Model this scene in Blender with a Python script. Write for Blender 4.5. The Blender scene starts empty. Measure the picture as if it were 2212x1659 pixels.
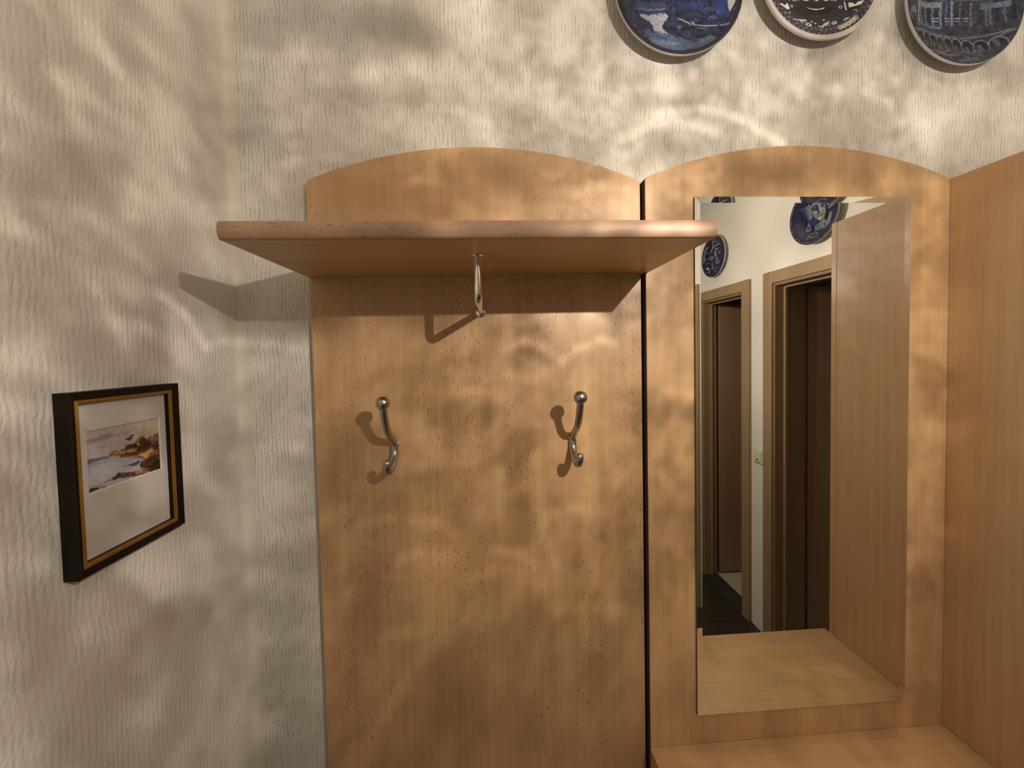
import bpy, bmesh, math, random
from mathutils import Vector, Matrix, noise
random.seed(4)
C = bpy.context.scene.collection
sc = bpy.context.scene

# ------------------------------------------------------------------ camera
cam = bpy.data.objects.new('camera', bpy.data.cameras.new('camera'))
C.objects.link(cam)
cam.data.sensor_fit = 'HORIZONTAL'
cam.data.sensor_width = 36
cam.data.lens = 36 * 830.0 / 2212
cam.data.shift_y = -38.3 / 2212
cam.data.clip_start = 0.02
M = Matrix.Rotation(-0.0553, 4, 'Z') @ Matrix.Rotation(-0.0331, 4, 'X') @ Matrix.Rotation(0.0215, 4, 'Y') @ Matrix.Rotation(math.pi / 2, 4, 'X')
cam.matrix_world = Matrix.Translation((0, -0.8, 1.6)) @ M
sc.camera = cam

# ------------------------------------------------------------------ world, light, exposure
w = bpy.data.worlds.new('night')
sc.world = w
w.use_nodes = True
w.node_tree.nodes['Background'].inputs[0].default_value = (0.02, 0.02, 0.03, 1)
w.node_tree.nodes['Background'].inputs[1].default_value = 0.2
sc.view_settings.view_transform = 'Standard'
sc.view_settings.look = 'None'
sc.view_settings.gamma = 1
sc.view_settings.exposure = 0.0
sc.cycles.max_bounces = 5
sc.cycles.diffuse_bounces = 3
sc.cycles.glossy_bounces = 4
sc.cycles.transparent_max_bounces = 8
sc.cycles.adaptive_threshold = 0.03

LP = Vector((0.547, -1.058, 2.006))          # the bulb inside the cut-glass shade


class NT:
    """small helper to write node graphs"""
    def __init__(s, tree):
        s.t = tree
    def n(s, typ, **kw):
        nd = s.t.nodes.new(typ)
        for k, v in kw.items():
            setattr(nd, k, v)
        return nd
    def put(s, sock, v):
        if isinstance(v, bpy.types.NodeSocket):
            s.t.links.new(v, sock)
        elif v is not None:
            sock.default_value = v
    def m(s, op, a, b=None, c=None, clamp=False):
        nd = s.n('ShaderNodeMath', operation=op, use_clamp=clamp)
        s.put(nd.inputs[0], a); s.put(nd.inputs[1], b); s.put(nd.inputs[2], c)
        return nd.outputs[0]
    def vm(s, op, a, b=None, out=0):
        nd = s.n('ShaderNodeVectorMath', operation=op)
        s.put(nd.inputs[0], a); s.put(nd.inputs[1], b)
        return nd.outputs[out]
    def scale(s, a, f):
        nd = s.n('ShaderNodeVectorMath', operation='SCALE')
        s.put(nd.inputs[0], a); s.put(nd.inputs['Scale'], f)
        return nd.outputs[0]
    def noise(s, vec, sc_, detail=2.0, rough=0.5, dist=0.0, col=False):
        nd = s.n('ShaderNodeTexNoise')
        s.put(nd.inputs['Vector'], vec); s.put(nd.inputs['Scale'], sc_)
        nd.inputs['Detail'].default_value = detail
        nd.inputs['Roughness'].default_value = rough
        nd.inputs['Distortion'].default_value = dist
        return nd.outputs['Color' if col else 'Fac']
    def rng(s, v, a, b, c=0.0, d=1.0, smooth=True):
        nd = s.n('ShaderNodeMapRange', interpolation_type='SMOOTHSTEP' if smooth else 'LINEAR')
        s.put(nd.inputs['Value'], v)
        for k, x in zip(('From Min', 'From Max', 'To Min', 'To Max'), (a, b, c, d)):
            nd.inputs[k].default_value = x
        return nd.outputs[0]
    def mix(s, f, a, b, blend='MIX'):
        nd = s.n('ShaderNodeMix', data_type='RGBA', blend_type=blend)
        s.put(nd.inputs[0], f); s.put(nd.inputs[6], a); s.put(nd.inputs[7], b)
        return nd.outputs[2]
    def mapping(s, vec, scale=(1, 1, 1), loc=(0, 0, 0), rot=(0, 0, 0)):
        nd = s.n('ShaderNodeMapping')
        s.put(nd.inputs[0], vec)
        nd.inputs['Scale'].default_value = scale
        nd.inputs['Location'].default_value = loc
        nd.inputs['Rotation'].default_value = rot
        return nd.outputs[0]


# uneven beam of the cut-glass shade: brighter and dimmer streaks, each given by the
# directions (unit vectors from the bulb) of its two ends, its angular width and its strength
FEATS = [
    ((-0.769, 0.633, 0.088), (-0.770, 0.637, 0.037), 0.018, -0.35),
    ((-0.722, 0.680, 0.131), (-0.717, 0.696, -0.032), 0.019, -0.42),
    ((-0.787, 0.616, 0.021), (-0.782, 0.623, -0.013), 0.006, 0.35),
    ((-0.760, 0.647, 0.055), (-0.727, 0.684, 0.053), 0.008, 0.25),
    ((-0.806, 0.589, -0.054), (-0.793, 0.600, -0.102), 0.007, 0.25),
    ((-0.747, 0.664, -0.041), (-0.722, 0.685, -0.097), 0.006, 0.30),
    ((-0.748, 0.629, -0.214), (-0.729, 0.646, -0.226), 0.003, 0.95),
    ((-0.729, 0.646, -0.226), (-0.710, 0.656, -0.255), 0.004, 0.95),
    ((-0.710, 0.656, -0.255), (-0.696, 0.677, -0.239), 0.003, 0.85),
    ((-0.696, 0.677, -0.239), (-0.682, 0.692, -0.237), 0.003, 0.85),
    ((-0.682, 0.692, -0.237), (-0.663, 0.707, -0.247), 0.003, 0.85),
    ((-0.663, 0.707, -0.247), (-0.640, 0.722, -0.263), 0.004, 0.85),
    ((-0.815, 0.572, -0.091), (-0.803, 0.573, -0.166), 0.016, -0.15),
    ((-0.789, 0.597, -0.142), (-0.764, 0.619, -0.184), 0.010, 0.20),
    ((-0.670, 0.721, 0.177), (-0.530, 0.825, 0.195), 0.029, -0.42),
    ((-0.575, 0.791, 0.211), (-0.500, 0.847, 0.179), 0.026, -0.30),
    ((-0.449, 0.858, 0.249), (-0.452, 0.869, 0.200), 0.021, 0.60),
    ((-0.633, 0.767, 0.106), (-0.585, 0.801, 0.129), 0.008, 0.40),
    ((-0.585, 0.801, 0.129), (-0.541, 0.829, 0.139), 0.008, 0.40),
    ((-0.605, 0.790, 0.093), (-0.540, 0.836, 0.093), 0.011, -0.25),
    ((-0.693, 0.720, 0.034), (-0.656, 0.754, 0.030), 0.011, -0.25),
    ((-0.676, 0.725, 0.132), (-0.624, 0.767, 0.148), 0.009, 0.20),
    ((-0.673, 0.738, 0.048), (-0.655, 0.755, 0.021), 0.006, 0.30),
    ((-0.459, 0.879, 0.126), (-0.414, 0.901, 0.127), 0.020, 0.45),
    ((-0.353, 0.931, 0.091), (-0.252, 0.964, 0.083), 0.014, 0.30),
    ((-0.252, 0.964, 0.083), (-0.147, 0.987, 0.067), 0.015, 0.30),
    ((-0.282, 0.950, 0.136), (-0.250, 0.960, 0.126), 0.021, 0.35),
    ((-0.357, 0.921, 0.155), (-0.305, 0.941, 0.147), 0.014, -0.30),
    ((-0.200, 0.974, 0.109), (-0.073, 0.991, 0.110), 0.016, -0.30),
    ((-0.190, 0.972, 0.137), (-0.119, 0.984, 0.131), 0.010, 0.30),
    ((-0.156, 0.984, 0.086), (-0.073, 0.992, 0.102), 0.007, 0.76),
    ((-0.073, 0.992, 0.102), (0.002, 0.997, 0.083), 0.007, 0.76),
    ((0.002, 0.997, 0.083), (0.089, 0.995, 0.036), 0.007, 0.76),
    ((-0.236, 0.971, 0.041), (-0.156, 0.985, 0.069), 0.007, 0.66),
    ((-0.156, 0.985, 0.069), (-0.102, 0.992, 0.068), 0.007, 0.66),
    ((-0.102, 0.992, 0.068), (-0.045, 0.998, 0.053), 0.007, 0.66),
    ((-0.166, 0.986, 0.023), (-0.102, 0.995, 0.009), 0.020, -0.25),
    ((-0.007, 0.979, 0.203), (0.087, 0.982, 0.170), 0.012, 0.28),
    ((0.087, 0.982, 0.170), (0.154, 0.982, 0.113), 0.012, 0.28),
    ((0.021, 0.981, 0.190), (0.050, 0.982, 0.182), 0.023, -0.35),
    ((0.155, 0.986, 0.068), (0.257, 0.965, 0.046), 0.050, -0.20),
    ((0.319, 0.937, 0.140), (0.346, 0.933, 0.097), 0.016, 0.30),
    ((0.346, 0.933, 0.097), (0.368, 0.928, 0.058), 0.016, 0.30),
    ((0.352, 0.934, 0.062), (0.418, 0.908, 0.005), 0.014, 0.25),
    ((0.396, 0.914, 0.082), (0.427, 0.902, 0.057), 0.024, 0.25),
    ((-0.440, 0.898, -0.012), (-0.385, 0.919, -0.077), 0.025, -0.25),
    ((-0.356, 0.930, -0.090), (-0.215, 0.973, -0.086), 0.024, 0.45),
    ((-0.158, 0.986, -0.051), (-0.112, 0.990, -0.083), 0.024, 0.35),
    ((-0.036, 0.999, -0.033), (0.089, 0.995, -0.046), 0.026, -0.15),
    ((0.315, 0.949, -0.021), (0.362, 0.932, -0.034), 0.018, -0.30),
    ((0.349, 0.936, -0.051), (0.394, 0.916, -0.072), 0.014, 0.35),
    ((-0.410, 0.854, -0.320), (-0.386, 0.868, -0.313), 0.005, 0.85),
    ((-0.386, 0.868, -0.313), (-0.358, 0.874, -0.328), 0.005, 0.85),
    ((-0.358, 0.874, -0.328), (-0.330, 0.875, -0.353), 0.005, 0.85),
    ((-0.330, 0.875, -0.353), (-0.307, 0.891, -0.333), 0.005, 0.85),
    ((-0.307, 0.891, -0.333), (-0.274, 0.906, -0.324), 0.005, 0.85),
    ((-0.274, 0.906, -0.324), (-0.243, 0.911, -0.334), 0.005, 0.85),
    ((-0.405, 0.841, -0.359), (-0.370, 0.851, -0.374), 0.005, 0.57),
    ((-0.370, 0.851, -0.374), (-0.328, 0.875, -0.355), 0.006, 0.57),
    ((-0.384, 0.889, -0.250), (-0.213, 0.930, -0.299), 0.042, 0.35),
    ((-0.204, 0.889, -0.409), (-0.179, 0.886, -0.429), 0.015, -0.25),
    ((-0.439, 0.804, -0.400), (-0.406, 0.810, -0.423), 0.016, -0.22),
    ((-0.365, 0.857, -0.363), (-0.238, 0.889, -0.392), 0.015, 0.25),
    ((-0.425, 0.759, -0.493), (-0.361, 0.772, -0.522), 0.017, -0.30),
    ((-0.512, 0.739, -0.438), (-0.445, 0.773, -0.451), 0.008, 0.22),
    ((-0.566, 0.699, -0.437), (-0.487, 0.729, -0.480), 0.023, -0.22),
    ((-0.486, 0.687, -0.541), (-0.469, 0.698, -0.540), 0.005, 0.53),
    ((-0.469, 0.698, -0.540), (-0.437, 0.709, -0.554), 0.005, 0.53),
    ((-0.537, 0.659, -0.526), (-0.482, 0.662, -0.575), 0.033, -0.20),
    ((-0.383, 0.729, -0.566), (-0.346, 0.737, -0.581), 0.005, 0.57),
    ((-0.346, 0.737, -0.581), (-0.317, 0.732, -0.603), 0.005, 0.57),
    ((-0.476, 0.711, -0.517), (-0.351, 0.747, -0.565), 0.017, -0.20),
    ((-0.376, 0.774, -0.509), (-0.327, 0.796, -0.510), 0.007, 0.30),
    ((-0.412, 0.605, -0.681), (-0.288, 0.642, -0.710), 0.031, -0.30),
    ((-0.387, 0.661, -0.642), (-0.271, 0.680, -0.682), 0.015, -0.15),
    ((-0.294, 0.857, -0.423), (-0.247, 0.800, -0.547), 0.084, 0.28),
    ((-0.602, 0.757, -0.256), (-0.567, 0.710, -0.418), 0.032, -0.12),
    ((-0.482, 0.850, -0.215), (-0.414, 0.865, -0.282), 0.023, 0.10),
    ((-0.639, 0.767, -0.064), (-0.427, 0.903, -0.044), 0.041, -0.42),
    ((-0.007, 0.999, -0.038), (0.231, 0.972, -0.040), 0.039, -0.50),
    ((0.108, 0.993, 0.045), (0.275, 0.961, 0.028), 0.046, -0.15),
    ((-0.601, 0.716, -0.356), (-0.549, 0.691, -0.470), 0.031, -0.12),
    ((-0.465, 0.813, -0.352), (-0.299, 0.874, -0.383), 0.070, 0.15),
    ((-0.561, 0.766, -0.315), (-0.497, 0.746, -0.443), 0.041, 0.08),
    ((-0.483, 0.793, -0.371), (-0.456, 0.810, -0.369), 0.005, 0.38),
    ((-0.456, 0.810, -0.369), (-0.426, 0.822, -0.379), 0.005, 0.38),
    ((-0.426, 0.822, -0.379), (-0.398, 0.827, -0.398), 0.005, 0.38),
    ((-0.373, 0.818, -0.439), (-0.341, 0.833, -0.437), 0.005, 0.34),
    ((-0.341, 0.833, -0.437), (-0.298, 0.842, -0.451), 0.005, 0.34),
    ((-0.535, 0.689, -0.488), (-0.505, 0.708, -0.494), 0.004, 0.38),
    ((-0.505, 0.708, -0.494), (-0.464, 0.722, -0.513), 0.005, 0.38),
    ((-0.464, 0.722, -0.513), (-0.435, 0.727, -0.531), 0.005, 0.38),
    ((-0.318, 0.771, -0.552), (-0.280, 0.786, -0.550), 0.005, 0.42),
    ((-0.280, 0.786, -0.550), (-0.237, 0.791, -0.563), 0.005, 0.42),
    ((-0.237, 0.791, -0.563), (-0.199, 0.789, -0.582), 0.005, 0.42),
    ((-0.409, 0.702, -0.583), (-0.377, 0.717, -0.587), 0.005, 0.38),
    ((-0.377, 0.717, -0.587), (-0.335, 0.724, -0.603), 0.005, 0.38),
    ((-0.335, 0.724, -0.603), (-0.300, 0.722, -0.623), 0.005, 0.38),
    ((-0.281, 0.707, -0.648), (-0.239, 0.721, -0.650), 0.005, 0.34),
    ((-0.239, 0.721, -0.650), (-0.198, 0.722, -0.663), 0.005, 0.34),
    ((-0.479, 0.639, -0.602), (-0.453, 0.652, -0.608), 0.004, 0.28),
    ((-0.453, 0.652, -0.608), (-0.417, 0.661, -0.624), 0.004, 0.28),
    ((-0.319, 0.912, -0.258), (-0.270, 0.917, -0.293), 0.007, 0.47),
    ((-0.270, 0.917, -0.293), (-0.212, 0.928, -0.306), 0.007, 0.47),
    ((-0.381, 0.881, -0.280), (-0.333, 0.905, -0.264), 0.006, 0.47),
    ((-0.333, 0.905, -0.264), (-0.271, 0.924, -0.270), 0.006, 0.47),
    ((-0.326, 0.943, -0.070), (-0.279, 0.959, -0.054), 0.007, 0.47),
    ((-0.279, 0.959, -0.054), (-0.220, 0.974, -0.064), 0.007, 0.47),
    ((-0.570, 0.821, -0.047), (-0.545, 0.838, -0.037), 0.005, 0.23),
    ((-0.545, 0.838, -0.037), (-0.512, 0.857, -0.046), 0.005, 0.23),
    ((-0.557, 0.828, 0.067), (-0.525, 0.847, 0.080), 0.004, 0.38),
    ((-0.525, 0.847, 0.080), (-0.486, 0.871, 0.076), 0.005, 0.38),
    ((-0.486, 0.871, 0.076), (-0.451, 0.891, 0.059), 0.005, 0.38),
    ((-0.665, 0.747, -0.005), (-0.635, 0.773, 0.005), 0.004, 0.28),
    ((-0.635, 0.773, 0.005), (-0.602, 0.799, -0.001), 0.005, 0.28),
    ((0.254, 0.958, 0.134), (0.299, 0.948, 0.111), 0.007, 0.47),
    ((0.299, 0.948, 0.111), (0.326, 0.943, 0.072), 0.007, 0.47),
    ((-0.807, 0.548, -0.220), (-0.796, 0.557, -0.237), 0.002, 0.38),
    ((-0.796, 0.557, -0.237), (-0.784, 0.562, -0.265), 0.002, 0.38),
    ((-0.781, 0.582, -0.227), (-0.768, 0.588, -0.256), 0.003, 0.38),
    ((-0.768, 0.588, -0.256), (-0.752, 0.593, -0.287), 0.003, 0.38),
    ((-0.812, 0.571, -0.122), (-0.803, 0.578, -0.143), 0.002, 0.38),
    ((-0.803, 0.578, -0.143), (-0.795, 0.583, -0.167), 0.002, 0.38),
    ((-0.645, 0.670, -0.367), (-0.625, 0.687, -0.371), 0.004, 0.38),
    ((-0.625, 0.687, -0.371), (-0.608, 0.694, -0.385), 0.004, 0.38),
    ((0.338, 0.895, -0.292), (0.381, 0.877, -0.291), 0.009, 0.35),
    ((0.327, 0.877, -0.351), (0.374, 0.858, -0.353), 0.009, 0.30),
    ((0.314, 0.825, -0.470), (0.354, 0.807, -0.473), 0.011, 0.30),
    ((0.341, 0.921, -0.190), (0.389, 0.899, -0.203), 0.018, -0.20),
    ((0.321, 0.858, -0.400), (0.367, 0.839, -0.401), 0.013, -0.22),
    ((-0.171, 0.948, -0.270), (-0.109, 0.958, -0.265), 0.011, 0.30),
    ((-0.152, 0.937, -0.315), (-0.108, 0.943, -0.313), 0.010, -0.20),
    ((-0.154, 0.893, -0.422), (-0.103, 0.896, -0.432), 0.007, 0.57),
    ((-0.153, 0.881, -0.448), (-0.110, 0.882, -0.458), 0.011, -0.25),
    ((-0.141, 0.806, -0.575), (-0.098, 0.804, -0.586), 0.015, -0.20),
    ((-0.642, 0.582, -0.500), (-0.607, 0.598, -0.522), 0.025, -0.30),
    ((-0.724, 0.464, -0.511), (-0.693, 0.480, -0.539), 0.026, -0.22),
    ((-0.596, 0.611, -0.522), (-0.562, 0.619, -0.549), 0.012, -0.22),
    ((-0.674, 0.546, -0.497), (-0.643, 0.563, -0.519), 0.015, -0.25),
    ((-0.715, 0.512, -0.476), (-0.703, 0.513, -0.492), 0.010, 0.25),
    ((-0.785, 0.521, -0.335), (-0.771, 0.515, -0.375), 0.014, 0.20),
    ((-0.648, 0.694, -0.314), (-0.621, 0.711, -0.329), 0.016, -0.20),
    ((-0.621, 0.660, -0.424), (-0.596, 0.671, -0.441), 0.010, 0.25),
    ((-0.644, 0.608, -0.465), (-0.614, 0.633, -0.471), 0.012, -0.20),
    ((0.400, 0.913, -0.085), (0.429, 0.897, -0.108), 0.013, 0.15),
    ((0.392, 0.898, -0.201), (0.423, 0.883, -0.204), 0.010, 0.18),
    ((0.380, 0.871, -0.310), (0.413, 0.861, -0.296), 0.010, 0.12),
    ((-0.750, 0.635, -0.184), (-0.641, 0.737, -0.214), 0.030, -0.42),
    ((-0.641, 0.737, -0.214), (-0.512, 0.825, -0.239), 0.030, -0.30),
    ((-0.512, 0.825, -0.239), (-0.252, 0.929, -0.269), 0.030, -0.20),
]


def beam_profile():
    """photometric table of the lamp.  Light passes the rippled cut glass of the shade, which bends it
    and piles it up into soft bright arcs: every cell of a fine grid of directions is bent by the slope
    of the glass and dropped where it lands.  FEATS adds the shade's larger clear and cloudy places."""
    import numpy as np
    rs = np.random.RandomState(11)
    perm = np.concatenate([rs.permutation(256)] * 3)
    grad = rs.normal(size=(256, 3)); grad /= np.linalg.norm(grad, axis=1)[:, None]

    def pn(p):
        i = np.floor(p).astype(int); f = p - i; i &= 255
        u = f * f * f * (f * (f * 6 - 15) + 10)
        r = 0
        for cx in (0, 1):
            for cy in (0, 1):
                for cz in (0, 1):
                    h = perm[perm[perm[(i[..., 0] + cx) & 255] + ((i[..., 1] + cy) & 255)] + ((i[..., 2] + cz) & 255)]
                    gdot = ((f - (cx, cy, cz)) * grad[h]).sum(-1)
                    w_ = (u[..., 0] if cx else 1 - u[..., 0]) * (u[..., 1] if cy else 1 - u[..., 1]) * (u[..., 2] if cz else 1 - u[..., 2])
                    r = r + gdot * w_
        return r

    # fine window of directions that meets the walls in front, in degrees
    st = 0.2
    H0, H1, V0, V1 = 96.0, 236.0, 18.0, 132.0
    hh = np.arange(H0, H1, st); vv = np.arange(V0, V1, st)
    Hm, Vm = np.meshgrid(np.radians(hh), np.radians(vv))

    def dirs(h, v):
        a = h - np.pi
        return np.stack([np.sin(v) * np.sin(a), np.sin(v) * np.cos(a), -np.cos(v)], -1)
    d = dirs(Hm, Vm)
    out = np.zeros(Hm.shape)
    tot = 0
    for k, (fr, squash, amp, wt, blur) in enumerate(LAYERS):
        phi = 0
        left = np.clip((140 - np.degrees(Hm)) / 12, 0, 1)
        for sq, wq in (((1, 1, squash), 1 - left), ((1.7, 1.7, 0.75), left)):
            q = d * np.array(sq) * fr + 17.3 * (k + 1)
            q = q + 0.45 * np.stack([pn(q * 0.6 + 5), pn(q * 0.6 + 9), pn(q * 0.6 + 31)], -1)
            phi = phi + wq * (pn(q) + 0.35 * pn(q * 1.9 + 3))
        gy, gx = np.gradient(phi)
        sc_ = amp / np.abs(gx).mean()
        X = np.arange(Hm.shape[1])[None, :] + gx * sc_
        Y = np.arange(Hm.shape[0])[:, None] + gy * sc_
        x0 = np.floor(X).astype(int); y0 = np.floor(Y).astype(int); fx = X - x0; fy = Y - y0
        acc = np.zeros(Hm.size)
        for dx, wx in ((0, 1 - fx), (1, fx)):
            for dy, wy in ((0, 1 - fy), (1, fy)):
                xi = np.clip(x0 + dx, 0, Hm.shape[1] - 1); yi = np.clip(y0 + dy, 0, Hm.shape[0] - 1)
                acc += np.bincount((yi * Hm.shape[1] + xi).ravel(), (wx * wy).ravel(), Hm.size)
        acc = acc.reshape(Hm.shape)
        n = int(3 * blur) + 1
        ker = np.exp(-0.5 * (np.arange(-n, n + 1) / blur) ** 2); ker /= ker.sum()
        acc = np.apply_along_axis(lambda r: np.convolve(r, ker, 'same'), 0, acc)
        acc = np.apply_along_axis(lambda r: np.convolve(r, ker, 'same'), 1, acc)
        out += wt * np.minimum(acc, 3.2)
        tot += wt
    out += 1 - tot
    wob = 0.010 * np.stack([pn(d * 9 + 2), pn(d * 9 + 40), pn(d * 9 + 77)], -1)
    dw = d + wob
    ft = np.ones(Hm.shape)
    for a, b, wd, amp in FEATS:
        a = np.array(a); ab = np.array(b) - a; L2 = max((ab ** 2).sum(), 1e-9)
        qq = dw - a
        t = np.clip((qq @ ab) / L2, 0, 1)
        dist = np.sqrt(((qq - t[..., None] * ab) ** 2).sum(-1))
        s_ = np.clip(1 - dist / (wd * 2.2), 0, 1)
        ft += amp * FEAT_GAIN * s_ * s_ * (3 - 2 * s_)
    out = out * np.maximum(ft, 0.12)
    out = np.where(out > 1.25, 1.25 + (out - 1.25) * 0.45, out)
    # smooth overall spread of the beam
    def sm(x, a, b):
        t = np.clip((x - a) / (b - a), 0, 1)
        return t * t * (3 - 2 * t)
    for a, b, lo, ax in SPREAD:
        x = np.degrees(Hm if ax == 'h' else Vm)
        k = sm(x, a, b) * (sm(np.degrees(Vm), 97, 86) if ax == 'h' else 1)
        out *= 1 + (lo - 1) * k
    # photometric grid: fine inside the window, coarse elsewhere
    va = np.concatenate([np.arange(0, 20, 4.0), np.arange(20, 130, 0.4), np.arange(130, 181, 5.0)])
    ha = np.concatenate([np.arange(0, 100, 5.0), np.arange(100, 232, 0.4), np.arange(235, 361, 5.0)])
    iv = np.clip(((va - V0) / st).round().astype(int), 0, len(vv) - 1)
    ih = np.clip(((ha - H0) / st).round().astype(int), 0, len(hh) - 1)
    T = out[np.ix_(iv, ih)]
    outside = ((ha < 100) | (ha > 232))
    soft = 0.8 + 0.5 * pn(dirs(*np.meshgrid(np.radians(ha), np.radians(va))) * 3.0 + 50)
    T[:, outside] = soft[:, outside] * SIDE
    T[:, (ha > 238) & (ha < 335)] *= 1.12
    T[(va < 20)] = np.minimum(T[(va < 20)], 0.8)
    T[:, -1] = T[:, 0]
    num = lambda arr, f='%.2f': ' '.join(f % x for x in arr)
    lines = ['IESNA:LM-63-2002', 'TILT=NONE', '1 -1 1 %d %d 1 2 0 0 0' % (len(va), len(ha)), '1 1 1', num(va), num(ha)]
    lines += [num(T[:, j] * 1000, '%.0f') for j in range(len(ha))]
    return '\n'.join(lines) + '\n'


# layers of rippled glass: (frequency, vertical squash, bending in grid cells, weight, blur in grid cells)
LAYERS = [(3.4, 2.0, 14.0, 0.30, 3.5), (7.0, 2.6, 7.5, 0.34, 1.3), (14.0, 3.0, 4.2, 0.22, 1.0)]
FEAT_GAIN = 1.35
SPREAD = [(60, 34, 0.36, 'v'), (202.0, 204.6, 0.25, 'h')]
SIDE = 1.1


def lamp_light():
    """the bulb; its beam is uneven because it passes a cut-glass shade"""
    ld = bpy.data.lights.new('bulb', 'POINT')
    ld.energy = ENERGY
    ld.color = (1.0, 0.90, 0.77)
    ld.shadow_soft_size = 0.007
    ld.use_nodes = True
    g = NT(ld.node_tree)
    em = [n for n in ld.node_tree.nodes if n.type == 'EMISSION'][0]
    txt = bpy.data.texts.new('photometric_table')
    txt.write(beam_profile())
    ies = g.n('ShaderNodeTexIES', mode='INTERNAL')
    ies.ies = txt
    g.put(ies.inputs['Vector'], g.n('ShaderNodeNewGeometry').outputs['Incoming'])
    ies.inputs['Strength'].default_value = 0.0142
    g.put(em.inputs['Strength'], ies.outputs[0])
    return ld


ENERGY = 36.5
lamp = bpy.data.objects.new('bulb', lamp_light())
lamp.location = LP


# ------------------------------------------------------------------ object helpers
def tag(o, label=None, cat=None, group=None, kind=None):
    for k, v in (('label', label), ('category', cat), ('group', group), ('kind', kind)):
        if v:
            o[k] = v
    return o


def empty(name, loc=(0, 0, 0)):
    o = bpy.data.objects.new(name, None)
    o.empty_display_size = 0.05
    o.location = loc
    C.objects.link(o)
    return o


def wloc(o):
    v = Vector((0, 0, 0))
    while o:
        v = v + Vector(o.location)
        o = o.parent
    return v


def obj(name, bm, mat, parent=None, smooth=False, angle=None):
    """vertices are given in world coordinates; the origin follows the parent"""
    me = bpy.data.meshes.new(name)
    if parent:
        bmesh.ops.translate(bm, verts=bm.verts, vec=-wloc(parent))
    bmesh.ops.recalc_face_normals(bm, faces=bm.faces)
    bm.to_mesh(me)
    bm.free()
    if smooth:
        for p in me.polygons:
            p.use_smooth = True
        if angle:
            me.set_sharp_from_angle(angle=math.radians(angle))
    o = bpy.data.objects.new(name, me)
    if mat:
        me.materials.append(mat)
    C.objects.link(o)
    if parent:
        o.parent = parent
    return o


def box(x0, x1, y0, y1, z0, z1, bm=None, bev=0.0):
    bm = bm or bmesh.new()
    r = bmesh.ops.create_cube(bm, size=1)
    vs = r['verts']
    for v in vs:
        v.co = Vector(((x0 + x1) / 2 + v.co.x * (x1 - x0), (y0 + y1) / 2 + v.co.y * (y1 - y0), (z0 + z1) / 2 + v.co.z * (z1 - z0)))
    if bev:
        es = list({e for v in vs for e in v.link_edges})
        bmesh.ops.bevel(bm, geom=es, offset=bev, segments=2, affect='EDGES', profile=0.5)
    return bm


def prism(pts, axis, a, b, bm=None, bev=0.0):
    """extrude a polygon (2-D points) along an axis from a to b"""
    bm = bm or bmesh.new()
    def P(p, t):
        return {'x': (t, p[0], p[1]), 'y': (p[0], t, p[1]), 'z': (p[0], p[1], t)}[axis]
    va = [bm.verts.new(P(p, a)) for p in pts]
    vb = [bm.verts.new(P(p, b)) for p in pts]
    n = len(pts)
    fa = bm.faces.new(va)
    fb = bm.faces.new(vb[::-1])
    for i in range(n):
        bm.faces.new((va[i], va[(i + 1) % n], vb[(i + 1) % n], vb[i]))
    if bev:
        es = list(fa.edges) + list(fb.edges)
        bmesh.ops.bevel(bm, geom=es, offset=bev, segments=2, affect='EDGES')
    return bm


def catmull(P, n=6):
    out = []
    for i in range(len(P) - 1):
        p0, p1, p2, p3 = P[max(i - 1, 0)], P[i], P[i + 1], P[min(i + 2, len(P) - 1)]
        for k in range(n):
            t = k / n
            out.append(0.5 * ((2 * p1) + (p2 - p0) * t + (2 * p0 - 5 * p1 + 4 * p2 - p3) * t * t + (-p0 + 3 * p1 - 3 * p2 + p3) * t ** 3))
    out.append(P[-1])
    return out


def tube(path, rad, seg=20, bm=None):
    """swept tube in the plane x = const"""
    bm = bm or bmesh.new()
    rings = []
    n = len(path)
    for i, p in enumerate(path):
        t = (path[min(i + 1, n - 1)] - path[max(i - 1, 0)]).normalized()
        u = Vector((1, 0, 0))
        v = t.cross(u).normalized()
        r = rad(i / (n - 1)) if callable(rad) else rad
        rings.append([bm.verts.new(p + u * (r * math.cos(a)) + v * (r * math.sin(a))) for a in [2 * math.pi * k / seg for k in range(seg)]])
    for a, b in zip(rings, rings[1:]):
        for k in range(seg):
            bm.faces.new((a[k], a[(k + 1) % seg], b[(k + 1) % seg], b[k]))
    bm.faces.new(rings[0])
    bm.faces.new(rings[-1])
    return bm


def sphere(c, r, bm=None, seg=32):
    bm = bm or bmesh.new()
    bmesh.ops.create_uvsphere(bm, u_segments=seg, v_segments=seg // 2, radius=r, matrix=Matrix.Translation(c))
    return bm


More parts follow.
